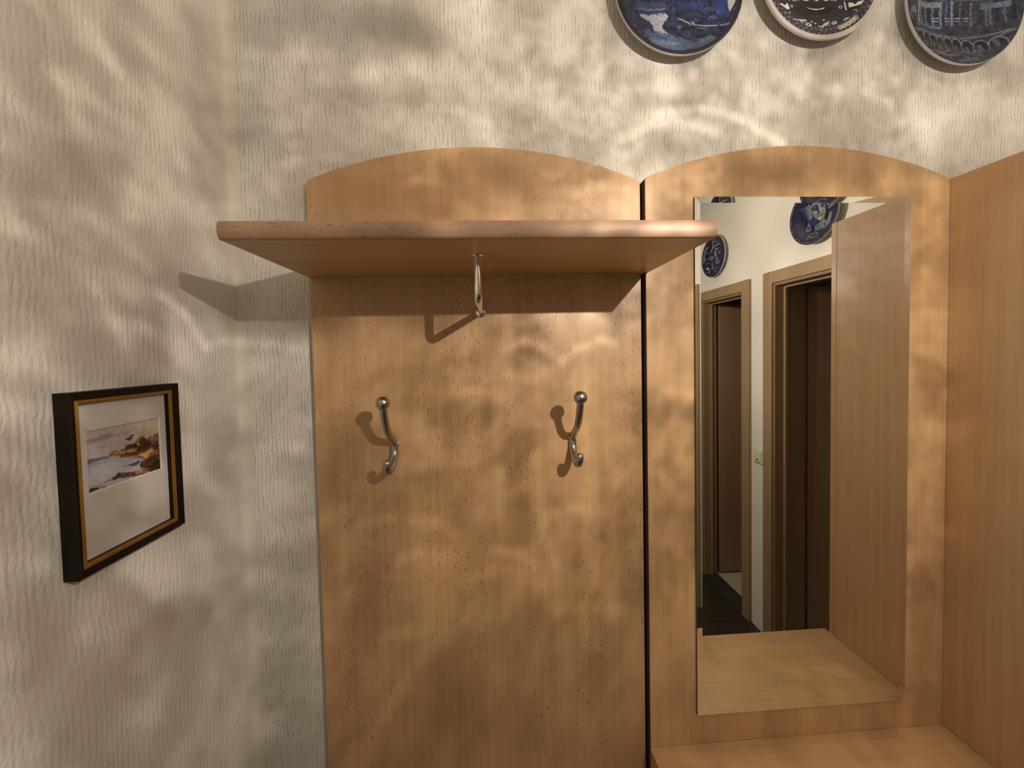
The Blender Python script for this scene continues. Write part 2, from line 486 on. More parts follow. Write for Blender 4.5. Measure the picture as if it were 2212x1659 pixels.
def lathe(prof, c, axis, seg=48, bm=None, closed=False):
    """revolve (radius, height) about an axis through c"""
    bm = bm or bmesh.new()
    ax = {'y': (Vector((1, 0, 0)), Vector((0, 0, 1)), Vector((0, 1, 0))),
          'z': (Vector((1, 0, 0)), Vector((0, 1, 0)), Vector((0, 0, 1))),
          'x': (Vector((0, 1, 0)), Vector((0, 0, 1)), Vector((1, 0, 0)))}[axis]
    c = Vector(c)
    rings = []
    for r, h in prof:
        if r < 1e-6:
            rings.append([bm.verts.new(c + ax[2] * h)])
        else:
            rings.append([bm.verts.new(c + ax[0] * (r * math.cos(a)) + ax[1] * (r * math.sin(a)) + ax[2] * h) for a in [2 * math.pi * k / seg for k in range(seg)]])
    pairs = list(zip(rings, rings[1:]))
    if closed:
        pairs.append((rings[-1], rings[0]))
    for a, b in pairs:
        for k in range(seg):
            q = [a[k % len(a)], a[(k + 1) % len(a)], b[(k + 1) % len(b)], b[k % len(b)]]
            q2 = []
            for v in q:
                if v not in q2:
                    q2.append(v)
            if len(q2) > 2:
                bm.faces.new(q2)
    return bm


# ------------------------------------------------------------------ materials
def material(name):
    m = bpy.data.materials.new(name)
    m.use_nodes = True
    b = m.node_tree.nodes['Principled BSDF']
    return m, NT(m.node_tree), b


def plain(name, col, rough=0.5, metal=0.0, spec=0.5, grain=0.0):
    m, g, b = material(name)
    b.inputs['Roughness'].default_value = rough
    b.inputs['Metallic'].default_value = metal
    b.inputs['Specular IOR Level'].default_value = spec
    tc = g.n('ShaderNodeTexCoord').outputs['Object']
    n = g.noise(tc, 60, 4, 0.6)
    c2 = tuple(c * (1 - grain) for c in col)
    g.put(b.inputs['Base Color'], g.mix(n, (*col, 1), (*c2, 1)))
    return m


def wood(name, base, axis='z', dark=0.78, rough=0.42, off=(0, 0, 0), fleck=1.0, bands=1.0, coat=0.32):
    m, g, b = material(name)
    tc = g.n('ShaderNodeTexCoord').outputs['Object']
    def st(across, along, o=(0, 0, 0)):
        s = {'x': (along, across, across), 'y': (across, along, across), 'z': (across, across, along)}[axis]
        return g.mapping(tc, s, (o[0] + off[0], o[1] + off[1], o[2] + off[2]))
    warp = g.noise(st(3.0, 0.9), 1.0, 2, 0.5)
    # wide cathedral bands
    v = g.vm('ADD', st(16, 0.55, (2, 0, 0)), g.scale(g.n('ShaderNodeCombineXYZ').outputs[0], 1.0))
    band = g.noise(v, 1.0, 3, 0.55, 0.35)
    band = g.rng(band, 0.30, 0.72)
    fine = g.noise(st(330, 7.0), 1.0, 3, 0.6)
    mid = g.noise(st(85, 2.2, (5, 1, 0)), 1.0, 3, 0.6)
    # short dark pores in drifting patches
    vo = g.n('ShaderNodeTexVoronoi', feature='F1')
    g.put(vo.inputs['Vector'], g.vm('ADD', st(210, 52), g.scale(g.noise(st(60, 60), 1.0, 1, 0.5, col=True), 1.6)))
    vo.inputs['Scale'].default_value = 1.0
    patch = g.rng(g.noise(st(14, 2.0, (9, 3, 1)), 1.0, 2, 0.5), 0.42, 0.60)
    pore = g.m('MULTIPLY', g.rng(vo.outputs['Distance'], 0.12, 0.27, 1.0, 0.0), patch)
    pore = g.m('MULTIPLY', pore, 0.85 * fleck)
    f = g.m('ADD', g.m('MULTIPLY', band, 0.40 * bands), g.m('ADD', g.m('MULTIPLY', g.rng(fine, 0.35, 0.65), 0.22), g.m('MULTIPLY', g.rng(mid, 0.3, 0.7), 0.38)))
    c1 = (*base, 1)
    c2 = (base[0] * dark, base[1] * (dark - 0.03), base[2] * (dark - 0.07), 1)
    col = g.mix(f, c1, c2)
    col = g.mix(pore, col, (base[0] * 0.42, base[1] * 0.33, base[2] * 0.26, 1))
    g.put(b.inputs['Base Color'], col)
    g.put(b.inputs['Roughness'], g.m('ADD', g.m('MULTIPLY', fine, 0.12), rough - 0.05))
    bp = g.n('ShaderNodeBump')
    bp.inputs['Strength'].default_value = 0.12
    bp.inputs['Distance'].default_value = 0.0004
    g.put(bp.inputs['Height'], g.m('SUBTRACT', fine, pore))
    g.put(b.inputs['Normal'], bp.outputs[0])
    b.inputs['Specular IOR Level'].default_value = 0.5
    b.inputs['Coat Weight'].default_value = coat
    b.inputs['Coat Roughness'].default_value = 0.42
    return m


CORD = 0.13


def wallpaper(name, base, axis, smooth_edge=None, crack=0.45):
    """rough-fibre wallpaper: wavy vertical strands with crack-like grooves"""
    m, g, b = material(name)
    tc = g.n('ShaderNodeTexCoord').outputs['Object']
    sep = g.n('ShaderNodeSeparateXYZ')
    g.put(sep.inputs[0], tc)
    h = sep.outputs['X' if axis == 'x' else 'Y']
    z = sep.outputs['Z']
    def uv(a, c, o=0.0):
        cm = g.n('ShaderNodeCombineXYZ')
        g.put(cm.inputs[0], g.m('MULTIPLY', h, a)); g.put(cm.inputs[1], g.m('MULTIPLY', z, c)); cm.inputs[2].default_value = o
        return cm.outputs[0]
    wa = g.m('SUBTRACT', g.noise(uv(38, 30, 7.0), 1.0, 3, 0.65), 0.5)
    wb = g.m('SUBTRACT', g.noise(uv(9, 4, 2.0), 1.0, 2, 0.5), 0.5)
    ph = g.m('ADD', g.m('MULTIPLY', h, 128), g.m('ADD', g.m('MULTIPLY', wa, 1.9), g.m('MULTIPLY', wb, 3.0)))
    cord = g.m('SINE', g.m('MULTIPLY', ph, 6.2832))
    patch = g.rng(g.noise(uv(60, 34, 3.0), 1.0, 3, 0.6), 0.44, 0.62)
    groove = g.m('MULTIPLY', g.rng(cord, -1.0, -0.72, 1.0, 0.0), patch)
    lump = g.noise(uv(150, 45, 4.0), 1.0, 3, 0.6)
    fib = g.noise(uv(480, 300, 1.0), 1.0, 3, 0.65)
    amp = g.rng(g.noise(uv(24, 12, 9.0), 1.0, 2, 0.5), 0.3, 0.7, 0.5, 1.2)
    hgt = g.m('MULTIPLY', g.m('MULTIPLY', cord, CORD), amp)
    hgt = g.m('ADD', hgt, g.m('MULTIPLY', lump, 1.1))
    hgt = g.m('SUBTRACT', hgt, g.m('MULTIPLY', groove, crack))
    hgt = g.m('ADD', hgt, g.m('MULTIPLY', fib, 0.16))
    if smooth_edge is not None:
        e = g.rng(g.m('ABSOLUTE', g.m('SUBTRACT', h, smooth_edge)), 0.004, 0.028)
        hgt = g.m('MULTIPLY', hgt, e)
    bp = g.n('ShaderNodeBump')
    bp.inputs['Strength'].default_value = 1.0
    bp.inputs['Distance'].default_value = 0.0017
    g.put(bp.inputs['Height'], hgt)
    g.put(b.inputs['Normal'], bp.outputs[0])
    tone = g.noise(uv(3, 2, 5.0), 1.0, 3, 0.5)
    col = g.mix(g.rng(tone, 0.3, 0.7), (*base, 1), (base[0] * 0.95, base[1] * 0.94, base[2] * 0.92, 1))
    col = g.mix(g.m('MULTIPLY', groove, crack * 0.8), col, (base[0] * 0.5, base[1] * 0.46, base[2] * 0.4, 1))
    if smooth_edge is not None:                      # lighter strip where the corner joint was filled
        col = g.mix(g.m('SUBTRACT', 1.0, e), col, (base[0] * 1.04, base[1] * 1.03, base[2] * 0.98, 1))
    g.put(b.inputs['Base Color'], col)
    b.inputs['Roughness'].default_value = 0.75
    b.inputs['Specular IOR Level'].default_value = 0.25
    return m


BEECH = (0.595, 0.364, 0.182)
m_beech = wood('beech_veneer', BEECH, 'z')
m_beech2 = wood('beech_veneer_b', BEECH, 'z', off=(7.3, 2, 1.7), fleck=0.5, bands=0.7)
m_beech3 = wood('beech_veneer_c', BEECH, 'z', off=(3.1, 9, 4.7), fleck=0.35, bands=0.6, coat=0.9)
m_beech_x = wood('beech_crosswise', BEECH, 'x', off=(1, 5, 2), fleck=0.5, bands=0.5)
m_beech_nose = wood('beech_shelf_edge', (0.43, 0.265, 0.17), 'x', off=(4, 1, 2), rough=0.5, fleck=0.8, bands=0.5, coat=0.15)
m_casing = wood('casing_oak', (0.31, 0.21, 0.115), 'z', off=(1, 1, 3), fleck=0.3)
m_dark = wood('dark_stained_wood', (0.25, 0.15, 0.08), 'z', off=(2, 5, 1), rough=0.5, fleck=0.2)
m_dark2 = wood('dark_stained_leaf', (0.30, 0.185, 0.105), 'z', off=(8, 5, 1), rough=0.45, fleck=0.2)
WALL = (0.69, 0.65, 0.595)
m_wall_back = wallpaper('rough_fibre_wallpaper', WALL, 'x', -0.5145)
m_wall_left = wallpaper('rough_fibre_wallpaper_left', WALL, 'y', 0.016, 0.12)
m_wall_right = wallpaper('rough_fibre_wallpaper_right', WALL, 'y', None, 0.1)
m_ceiling = plain('ceiling_paint', (0.72, 0.68, 0.60), 0.8, grain=0.05)
m_core = plain('edge_shade_and_cord', (0.045, 0.018, 0.008), 0.8, grain=0.3)  # painted shade for the mirror panel's left edge; also colours the lamp cord
m_tile = plain('dark_floor_tile', (0.035, 0.024, 0.018), 0.35, grain=0.4)
m_grout = plain('grout', (0.02, 0.016, 0.012), 0.9, grain=0.2)
m_pale_tile = plain('pale_stone', (0.42, 0.36, 0.27), 0.4, grain=0.25)
m_mirror = plain('silvered_glass', (0.90, 0.91, 0.87), 0.0, 1.0)
m_mirror_edge = plain('glass_edge', (0.05, 0.06, 0.05), 0.25)
m_chrome = plain('polished_chrome', (0.86, 0.84, 0.80), 0.06, 1.0)
m_steel = plain('satin_nickel', (0.46, 0.44, 0.42), 0.30, 1.0, grain=0.12)
m_gold = plain('gilt_slip', (0.50, 0.27, 0.055), 0.38, 0.75, grain=0.35)
m_frame = plain('dark_mahogany_frame', (0.012, 0.005, 0.003), 0.45, spec=0.2, grain=0.5)
m_plastic = plain('ivory_plastic', (0.62, 0.57, 0.46), 0.35, grain=0.03)
m_red = plain('indicator', (0.10, 0.03, 0.02), 0.4)
m_glaze_white = plain('white_glaze', (0.60, 0.58, 0.58), 0.12, grain=0.05)


def attr_mat(name, rough, spec=0.5):
    m, g, b = material(name)
    a = g.n('ShaderNodeAttribute', attribute_name='paint')
    g.put(b.inputs['Base Color'], a.outputs['Color'])
    b.inputs['Roughness'].default_value = rough
    b.inputs['Specular IOR Level'].default_value = spec
    return m


m_glaze = attr_mat('painted_glaze', 0.10, 0.5)
m_paper = attr_mat('printed_paper', 0.7, 0.2)

# ------------------------------------------------------------------ room shell
XL, XR, YB, YF, ZC = -0.5145, 1.49, 0.016, -3.3, 2.62


def struct(name, bm, mat, parent=None):
    o = obj(name, bm, mat, parent)
    if not parent:
        o['kind'] = 'structure'
    return o


struct('wall_back', box(XL - 0.1, 2.7, YB, YB + 0.1, -0.05, ZC + 0.05), m_wall_back)
struct('wall_left', box(XL - 0.1, XL, YF, YB, -0.05, ZC + 0.05), m_wall_left)
struct('wall_front', box(XL - 0.1, 2.7, YF - 0.1, YF, -0.05, ZC + 0.05), m_wall_back)
struct('ceiling', box(XL - 0.1, 2.7, YF - 0.1, YB + 0.1, ZC, ZC + 0.1), m_ceiling)
# right wall with two door openings
D1 = (-1.86, -1.425, 1.932)       # y far, y near, head height
D2 = (-1.186, -0.385, 1.937)
XW2 = 1.575
bm = box(XR, XW2, D2[1], YB, 0, ZC)
box(XR, XW2, D2[0], D2[1], D2[2], ZC, bm)
box(XR, XW2, D1[1], D2[0], 0, ZC, bm)
box(XR, XW2, D1[0], D1[1], D1[2], ZC, bm)
box(XR, XW2, YF, D1[0], 0, ZC, bm)
struct('wall_right', bm, m_wall_right)
struct('wall_right_outer', box(2.6, 2.7, YF, YB, 0, ZC), m_wall_right)

fl = struct('floor', box(XL - 0.1, 1.585, YF - 0.1, YB + 0.1, -0.05, -0.004), m_grout)
tb = box(-0.0985, 0.0985, -0.0985, 0.0985, -0.004, 0.0, bev=0.0012)
t0 = obj('tile', tb, m_tile, fl)
first = True
for i in range(10):
    for j in range(17):
        o = t0 if first else t0.copy()
        if not first:
            C.objects.link(o)
        first = False
        o.location = (XL + 0.1 + i * 0.2 + 0.002, YB - 0.1 - j * 0.2, 0)
struct('floor_side_room', box(1.585, 2.7, YF, YB, -0.03, 0.0), m_pale_tile)


# door casings, jambs and the leaves standing open
def doorway(name, D, xdeep, leaf_x):
    r = empty(name, (XR, D[1], 0))
    r['kind'] = 'structure'
    cw, pr = 0.062, 0.018
    x0 = XR - pr
    obj('casing', box(x0, XR, D[0] - cw, D[0] + 0.002, 0, D[2] + cw, bev=0.002), m_casing, r)
    obj('casing', box(x0, XR, D[1] - 0.002, D[1] + cw, 0, D[2] + cw, bev=0.002), m_casing, r)
    obj('casing', box(x0 + 0.0005, XR, D[0], D[1], D[2], D[2] + cw, bev=0.002), m_casing, r)
    obj('jamb', box(XR - 0.006, xdeep, D[0], D[0] + 0.014, 0, D[2]), m_dark, r)
    obj('jamb', box(XR - 0.006, xdeep, D[1] - 0.014, D[1], 0, D[2]), m_dark, r)
    obj('head_jamb', box(XR - 0.006, xdeep, D[0] + 0.014, D[1] - 0.014, D[2] - 0.014, D[2]), m_dark, r)
    # stop bead
    sx = XR + 0.040
    st = box(sx, sx + 0.012, D[0] + 0.014, D[0] + 0.026, 0, D[2] - 0.014)
    box(sx, sx + 0.012, D[1] - 0.026, D[1] - 0.014, 0, D[2] - 0.014, st)
    box(sx, sx + 0.012, D[0] + 0.026, D[1] - 0.026, D[2] - 0.026, D[2] - 0.014, st)
    obj('stop_bead', st, m_casing, r)
    wd = D[1] - D[0]
    lf = obj('leaf', box(leaf_x, leaf_x + wd, D[0] - 0.03, D[0] + 0.008, 0.008, D[2] - 0.02, bev=0.002), m_dark2, r)
    hz = lathe([(0, 0), (0.009, 0), (0.009, 0.012), (0.004, 0.016), (0.004, 0.03), (0, 0.03)], (leaf_x + wd - 0.06, D[0] + 0.008, 1.02), 'y', 20)
    box(leaf_x + wd - 0.17, leaf_x + wd - 0.05, D[0] + 0.036, D[0] + 0.048, 1.012, 1.028, hz, 0.003)
    obj('door_handle', hz, m_steel, lf)
    return r


tag(doorway('door_1', D1, 1.575, 1.60), 'narrow doorway with light oak casing and dark brown leaf standing open, seen in the mirror, farther one')
tag(doorway('door_2', D2, 1.65, 1.672), 'wide doorway with light oak casing and dark brown leaf, seen in the mirror, beside the tall cabinet')

# ------------------------------------------------------------------ coat rack panel with shelf and hooks
def arched(x0, x1, z0, cx, cz, r, y0, y1, bev=0.0006, rc=0.0025):
    top = []
    zl = cz + math.sqrt(r * r - (x0 - cx) ** 2)
    zr = cz + math.sqrt(r * r - (x1 - cx) ** 2)
    pts = [(x0, z0), (x1, z0), (x1, zr - rc), (x1 - 0.3 * rc, zr - 0.3 * rc)]
    n = 56
    for k in range(1, n):
        x = x1 + (x0 - x1) * k / n
        pts.append((x, cz + math.sqrt(r * r - (x - cx) ** 2)))
    pts += [(x0 + 0.3 * rc, zl - 0.3 * rc), (x0, zl - rc)]
    return prism(pts, 'y', y0, y1, bev=bev)


rack = tag(empty('coat_rack', (-0.018, YB, 0.06)), 'arched beech coat rack panel with a hat shelf and two metal hooks', 'coat rack')
obj('back_panel', arched(-0.3598, 0.3206, 0.06, -0.018, 1.1316, 0.8903, 0.0, YB), m_beech, rack)

# hat shelf with a convex front edge
zs0, zs1, ys = 1.7609, 1.7862, -0.2545
shelf = obj('hat_shelf', prism([(-0.3598, ys), (0.3283, ys), (0.3283, -0.0182), (0.3236, -0.0182), (0.3236, -0.0003), (-0.3598, -0.0003)], 'z', zs0, zs1, bev=0.0004), m_beech_x, rack)
prof = [(ys, zs0)]
for k in range(0, 11):
    a = -math.pi / 2 + math.pi * k / 10
    prof.append((ys - 0.0030 - 0.0052 * math.cos(a) ** 1.0, (zs0 + zs1) / 2 + (zs1 - zs0) / 2 * math.sin(a) * 0.985))
prof.append((ys, zs1))
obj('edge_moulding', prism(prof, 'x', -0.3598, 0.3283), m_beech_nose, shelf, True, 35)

# chrome support tube: from the shelf's underside down and back into the panel
tx, ty, tz, tr = -0.0176, -0.1686, 1.6872, 0.0067
path = [Vector((tx, ty, zs0)), Vector((tx, ty, tz + 0.016))]
for k in range(1, 9):
    a = math.pi / 2 * k / 9
    path.append(Vector((tx, ty + 0.016 * (1 - math.cos(a)), tz + 0.016 * (1 - math.sin(a)))))
path += [Vector((tx, ty + 0.016, tz)), Vector((tx, ty + 0.06, tz)), Vector((tx, 0, tz))]
sup = obj('support_tube', tube(path, tr, 28), m_chrome, rack, True, 50)
fp = [(0, 0), (0.0105, 0), (0.0105, 0.0012), (0.0085, 0.0028), (0.0062, 0.003), (0, 0.003)]
obj('flange', lathe([(r, -h) for r, h in fp], (tx, ty, zs0), 'z', 32), m_chrome, sup, True, 40)
obj('flange', lathe([(r, -h) for r, h in fp], (tx, 0, tz), 'y', 32), m_chrome, sup, True, 40)


def hook(x, dz):
    P = [(-0.0800, 1.5050), (-0.0765, 1.4935), (-0.0690, 1.4770), (-0.0580, 1.4610), (-0.0400, 1.4450), (-0.0200, 1.4335), (-0.0078, 1.4220),
         (-0.0062, 1.4110), (-0.0090, 1.3990), (-0.0210, 1.3855), (-0.0400, 1.3775), (-0.0560, 1.3795), (-0.0655, 1.3880), (-0.0668, 1.3955)]
    path = catmull([Vector((x, y, z + dz)) for y, z in P], 5)
    h = obj('coat_hook', tube(path, lambda t: 0.0068 if t < 0.45 else 0.0068 + 0.0007 * min(1, (t - 0.45) * 4), 22), m_steel, rack, True, 50)
    obj('ball_tip', sphere(Vector((x, -0.0805, 1.5135 + dz)), 0.0130), m_steel, h, True)
    obj('ball_tip', sphere(Vector((x, -0.0666, 1.3962 + dz)), 0.0075, seg=24), m_steel, h, True)
    obj('mounting_plate', lathe([(0, 0), (0.0076, 0), (0.0076, -0.0010), (0.0066, -0.0016), (0, -0.0016)], (x, 0, 1.4175 + dz), 'y', 28), m_steel, h, True, 40)


hook(-0.2005, 0.0)
hook(0.1687, 0.0003)

# ------------------------------------------------------------------ mirror panel
Y2 = -0.0178
mp = tag(empty('mirror_panel', (0.66, YB, 0.06)), 'arched beech wall panel with a tall mirror, beside the coat rack', 'mirror')
bp_ = obj('back_panel', arched(0.3243, 0.9930, 0.06, 0.6592, 1.1445, 0.8763, Y2, YB), m_beech2, mp)
bp_.data.materials.append(m_core)                 # unlit side and gap shade towards the coat rack, put into the colour
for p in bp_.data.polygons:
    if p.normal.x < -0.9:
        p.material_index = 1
mx0, mx1, mz0, mz1 = 0.4257, 0.8977, 0.8147, 1.9137
bw, bh, yf = 0.0122, 0.00095, Y2 - 0.0045
gl = box(mx0 + bw, mx1 - bw, yf, Y2 - 0.0005, mz0 + bw, mz1 - bw)
mir = obj('mirror', gl, m_mirror, mp)
def quad(vs, th=0.0035):
    bm = bmesh.new()
    a = [bm.verts.new(v) for v in vs]
    b = [bm.verts.new((v[0], Y2 - 0.0005, v[2])) for v in vs]
    bm.faces.new(a)
    bm.faces.new(b[::-1])
    for i in range(4):
        bm.faces.new((a[i], a[(i + 1) % 4], b[(i + 1) % 4], b[i]))
    return bm
o4 = [(mx0, yf - bh, mz0), (mx1, yf - bh, mz0), (mx1, yf - bh, mz1), (mx0, yf - bh, mz1)]
i4 = [(mx0 + bw, yf, mz0 + bw), (mx1 - bw, yf, mz0 + bw), (mx1 - bw, yf, mz1 - bw), (mx0 + bw, yf, mz1 - bw)]
for k in range(4):
    o = obj('bevelled_edge', quad([o4[k], o4[(k + 1) % 4], i4[(k + 1) % 4], i4[k]]), m_mirror, mir)
    o.data.materials.append(m_mirror_edge)
    for p in o.data.polygons:
        c = p.center
        if abs(p.normal.y) < 0.5:
            p.material_index = 1

# ------------------------------------------------------------------ console cabinet below the mirror
zt = 0.7471
con = tag(empty('console_cabinet', (0.658, -0.17, 0)), 'low beech console cabinet with a flat top under the mirror', 'cabinet')
obj('top', box(0.3231, 0.9927, -0.330, Y2 - 0.0004, zt - 0.022, zt, bev=0.0008), m_beech_x, con)
obj('side_panel', box(0.3235, 0.3395, -0.312, Y2 - 0.0004, 0.0, zt - 0.022), m_beech2, con)
obj('side_panel', box(0.9763, 0.9923, -0.312, Y2 - 0.0004, 0.0, zt - 0.022), m_beech2, con)
obj('plinth', box(0.3395, 0.9763, -0.290, -0.274, 0.0, 0.07), m_beech_x, con)
obj('base_shelf', box(0.3395, 0.9763, -0.310, -0.02, 0.07, 0.086), m_beech_x, con)
knob_p = [(0, 0), (0.007, 0), (0.006, -0.012), (0.012, -0.018), (0.012, -0.024), (0, -0.027)]
for k, (xa, xb) in enumerate(((0.3415, 0.6565), (0.6595, 0.9743))):
    d = obj('door', box(xa, xb, -0.328, -0.3125, 0.075, zt - 0.026, bev=0.0008), m_beech2, con)
    obj('knob', lathe(knob_p, ((xb - 0.03) if k == 0 else (xa + 0.03), -0.328, 0.62), 'y', 28), m_steel, d, True, 40)

# ------------------------------------------------------------------ tall cabinet at the right
tc_ = tag(empty('tall_cabinet', (1.24, -0.15, 0)), 'tall flat-sided beech cabinet in the right corner', 'cabinet')
xa, xb, zt2, yfr = 0.9934, 1.485, 1.9545, -0.297
obj('side_panel', box(xa, xa + 0.018, yfr, YB - 0.002, 0.0, zt2, bev=0.0005), m_beech3, tc_)
obj('side_panel', box(xb - 0.018, xb, yfr, YB - 0.002, 0.0, zt2, bev=0.0005), m_beech3, tc_)
obj('top_panel', box(xa + 0.018, xb - 0.018, yfr, YB - 0.002, zt2 - 0.018, zt2), m_beech_x, tc_)
obj('base_panel', box(xa + 0.018, xb - 0.018, yfr, YB - 0.002, 0.06, 0.078), m_beech_x, tc_)
obj('rear_panel', box(xa + 0.018, xb - 0.018, YB - 0.008, YB - 0.002, 0.078, zt2 - 0.018), m_beech3, tc_)
obj('plinth', box(xa + 0.018, xb - 0.018, -0.275, -0.259, 0.0, 0.06), m_beech3, tc_)
for k, (a, b_) in enumerate(((xa, 1.2375), (1.2405, xb))):
    d = obj('door', box(a, b_, yfr - 0.0175, yfr - 0.001, 0.062, zt2, bev=0.0008), m_beech3, tc_)
    obj('knob', lathe(knob_p, ((b_ - 0.03) if k == 0 else (a + 0.03), yfr - 0.0175, 1.05), 'y', 28), m_steel, d, True, 40)


# ------------------------------------------------------------------ painting helpers (flat print, sampled on a fine mesh)
def lin(c):
    return tuple(((v / 255.0) / 12.92 if v / 255.0 <= 0.04045 else ((v / 255.0 + 0.055) / 1.055) ** 2.4) for v in c)


def sst(a, b, x):
    t = max(0.0, min(1.0, (x - a) / (b - a)))
    return t * t * (3 - 2 * t)


def N(x, y, s, z=0.0):
    return noise.noise(Vector((x * s, y * s, z)))


def FB(x, y, s, z=0.0):
    return N(x, y, s, z) + 0.5 * N(x, y, s * 2, z + 3) + 0.25 * N(x, y, s * 4, z + 7)


def seg_d(x, y, a, b):
    ax, ay = a; bx, by = b
    dx, dy = bx - ax, by - ay
    t = max(0, min(1, ((x - ax) * dx + (y - ay) * dy) / (dx * dx + dy * dy + 1e-9)))
    return math.hypot(x - ax - t * dx, y - ay - t * dy)


class Shape:
    """polygon or polyline mark with soft edge and optional wobble"""
    def __init__(s, pts, col, a=1.0, soft=1.0, wid=None, wob=0.0, closed=True):
        s.p, s.c, s.a, s.soft, s.w, s.wob = pts, col, a, soft, wid, wob
        m = (wid or 0) + soft + wob + 1
        s.bb = (min(p[0] for p in pts) - m, max(p[0] for p in pts) + m, min(p[1] for p in pts) - m, max(p[1] for p in pts) + m)
    def cover(s, x, y):
        b = s.bb
        if x < b[0] or x > b[1] or y < b[2] or y > b[3]:
            return 0.0
        if s.wob:
            dx = 1.3 * N(x, y, 0.022, 1.5) + 0.8 * N(x, y, 0.07, 4.5)
            dy = 1.3 * N(x, y, 0.022, 8.5) + 0.8 * N(x, y, 0.07, 6.5)
            x += s.wob * dx; y += s.wob * dy
        P = s.p
        if s.w is not None:
            d = min(seg_d(x, y, P[i], P[i + 1]) for i in range(len(P) - 1)) - s.w
        else:
            ins = False
            d = 1e9
            n = len(P)
            for i in range(n):
                a, c = P[i], P[(i + 1) % n]
                if (a[1] > y) != (c[1] > y) and x < (c[0] - a[0]) * (y - a[1]) / (c[1] - a[1]) + a[0]:
                    ins = not ins
                d = min(d, seg_d(x, y, a, c))
            if ins:
                d = -d
        return s.a * (1 - sst(-s.soft * 0.5, s.soft * 0.5, d))


class Dot(Shape):
    def __init__(s, c, r, col, a=1.0, soft=0.8, ry=None, ring=None):
        s.o, s.r, s.ry, s.c, s.a, s.soft, s.ring = c, r, ry or r, col, a, soft, ring
        m = max(s.r, s.ry) + soft + 1
        s.bb = (c[0] - m, c[0] + m, c[1] - m, c[1] + m)
    def cover(s, x, y):
        b = s.bb
        if x < b[0] or x > b[1] or y < b[2] or y > b[3]:
            return 0.0
        q = math.hypot((x - s.o[0]) / s.r, (y - s.o[1]) / s.ry)
        d = (q - 1) * min(s.r, s.ry)
        if s.ring:
            d = abs(d) - s.ring
        return s.a * (1 - sst(-s.soft * 0.5, s.soft * 0.5, d))


def paint(shapes, col, x, y):
    for s in shapes:
        k = s.cover(x, y)
        if k > 0:
            col = [col[i] + (s.c[i] - col[i]) * k for i in range(3)]
    return col


def painted_mesh(name, verts, faces, cols, mat, parent, smooth=True):
    me = bpy.data.meshes.new(name)
    L = wloc(parent)
    me.from_pydata([tuple(Vector(v) - L) for v in verts], [], faces)
    at = me.color_attributes.new('paint', 'FLOAT_COLOR', 'POINT')
    buf = []
    for c in cols:
        l = lin([max(0, min(255, v)) for v in c])
        buf += [l[0], l[1], l[2], 1.0]
    at.data.foreach_set('color', buf)
    me.materials.append(mat)
    for p in me.polygons:
        p.use_smooth = smooth
    o = bpy.data.objects.new(name, me)
    C.objects.link(o)
    o.parent = parent
    return o


# ------------------------------------------------------------------ wall plates
def plate(label, c, axis, R, fn, rings, segs, depth=0.033, white_rim=0.010, ring0=0.0):
    """axis 'y': hangs on the back wall and faces -y; axis 'x': hangs on the right wall and faces -x.
    fn(u, v) paints in millimetres from the plate's centre, u to the viewer's right, v up"""
    r = tag(empty('decorative_plate', c), label, 'plate', 'blue and white plates on the hallway walls')
    c = Vector(c)
    if axis == 'y':
        eu, en = Vector((1, 0, 0)), Vector((0, -1, 0))
    else:
        eu, en = Vector((0, -1, 0)), Vector((-1, 0, 0))
    ez = Vector((0, 0, 1))
    def hgt(q):       # front surface height above the wall, q = radius / R
        return depth * (0.55 + 0.43 * sst(0.5, 1.0, q))
    Rf = R - white_rim * 0.35
    verts, cols, faces = [c + en * hgt(0)], [fn(0, 0)], []
    for i in range(1, rings + 1):
        q = (i / rings) ** 0.8
        for k in range(segs):
            a = 2 * math.pi * k / segs
            u, v = Rf * q * math.cos(a), Rf * q * math.sin(a)
            verts.append(c + eu * u + ez * v + en * hgt(q))
            cols.append(fn(u * 1000, v * 1000))
    for k in range(segs):
        faces.append((0, 1 + k, 1 + (k + 1) % segs))
    for i in range(rings - 1):
        for k in range(segs):
            a = 1 + i * segs
            faces.append((a + k, a + segs + k, a + segs + (k + 1) % segs, a + (k + 1) % segs))
    painted_mesh('painted_face', verts, faces, cols, m_glaze, r)
    # body: rim lip, back and foot ring
    prof = [(Rf, depth * 0.98), (R - 0.0009, depth * 1.02), (R, depth * 0.92), (R - 0.002, depth * 0.80), (R * 0.78, depth * 0.50), (R * 0.60, depth * 0.20), (R * 0.60, 0.0006), (R * 0.55, 0.0006), (R * 0.55, depth * 0.2), (0, depth * 0.2)]
    bm = bmesh.new()
    prev = None
    S = 120
    for rr, h in prof:
        ring = [bm.verts.new(c + eu * (rr * math.cos(2 * math.pi * k / S)) + ez * (rr * math.sin(2 * math.pi * k / S)) + en * h) for k in range(S)] if rr > 0 else [bm.verts.new(c + en * h)]
        if prev:
            for k in range(S):
                if len(ring) > 1:
                    bm.faces.new((prev[k], prev[(k + 1) % S], ring[(k + 1) % S], ring[k]))
                else:
                    bm.faces.new((prev[k], prev[(k + 1) % S], ring[0]))
        prev = ring
    obj('body', bm, m_glaze_white, r, True, 50)
    return r


def gain(c, k=(1.08, 1.1, 1.2)):
    return [c[i] * k[i] for i in range(3)]


def mirror_seg(cx, cy, r, a0, a1, n=10):
    return [(cx + r * math.cos(math.radians(a0 + (a1 - a0) * i / n)), cy + r * math.sin(math.radians(a0 + (a1 - a0) * i / n))) for i in range(n + 1)]


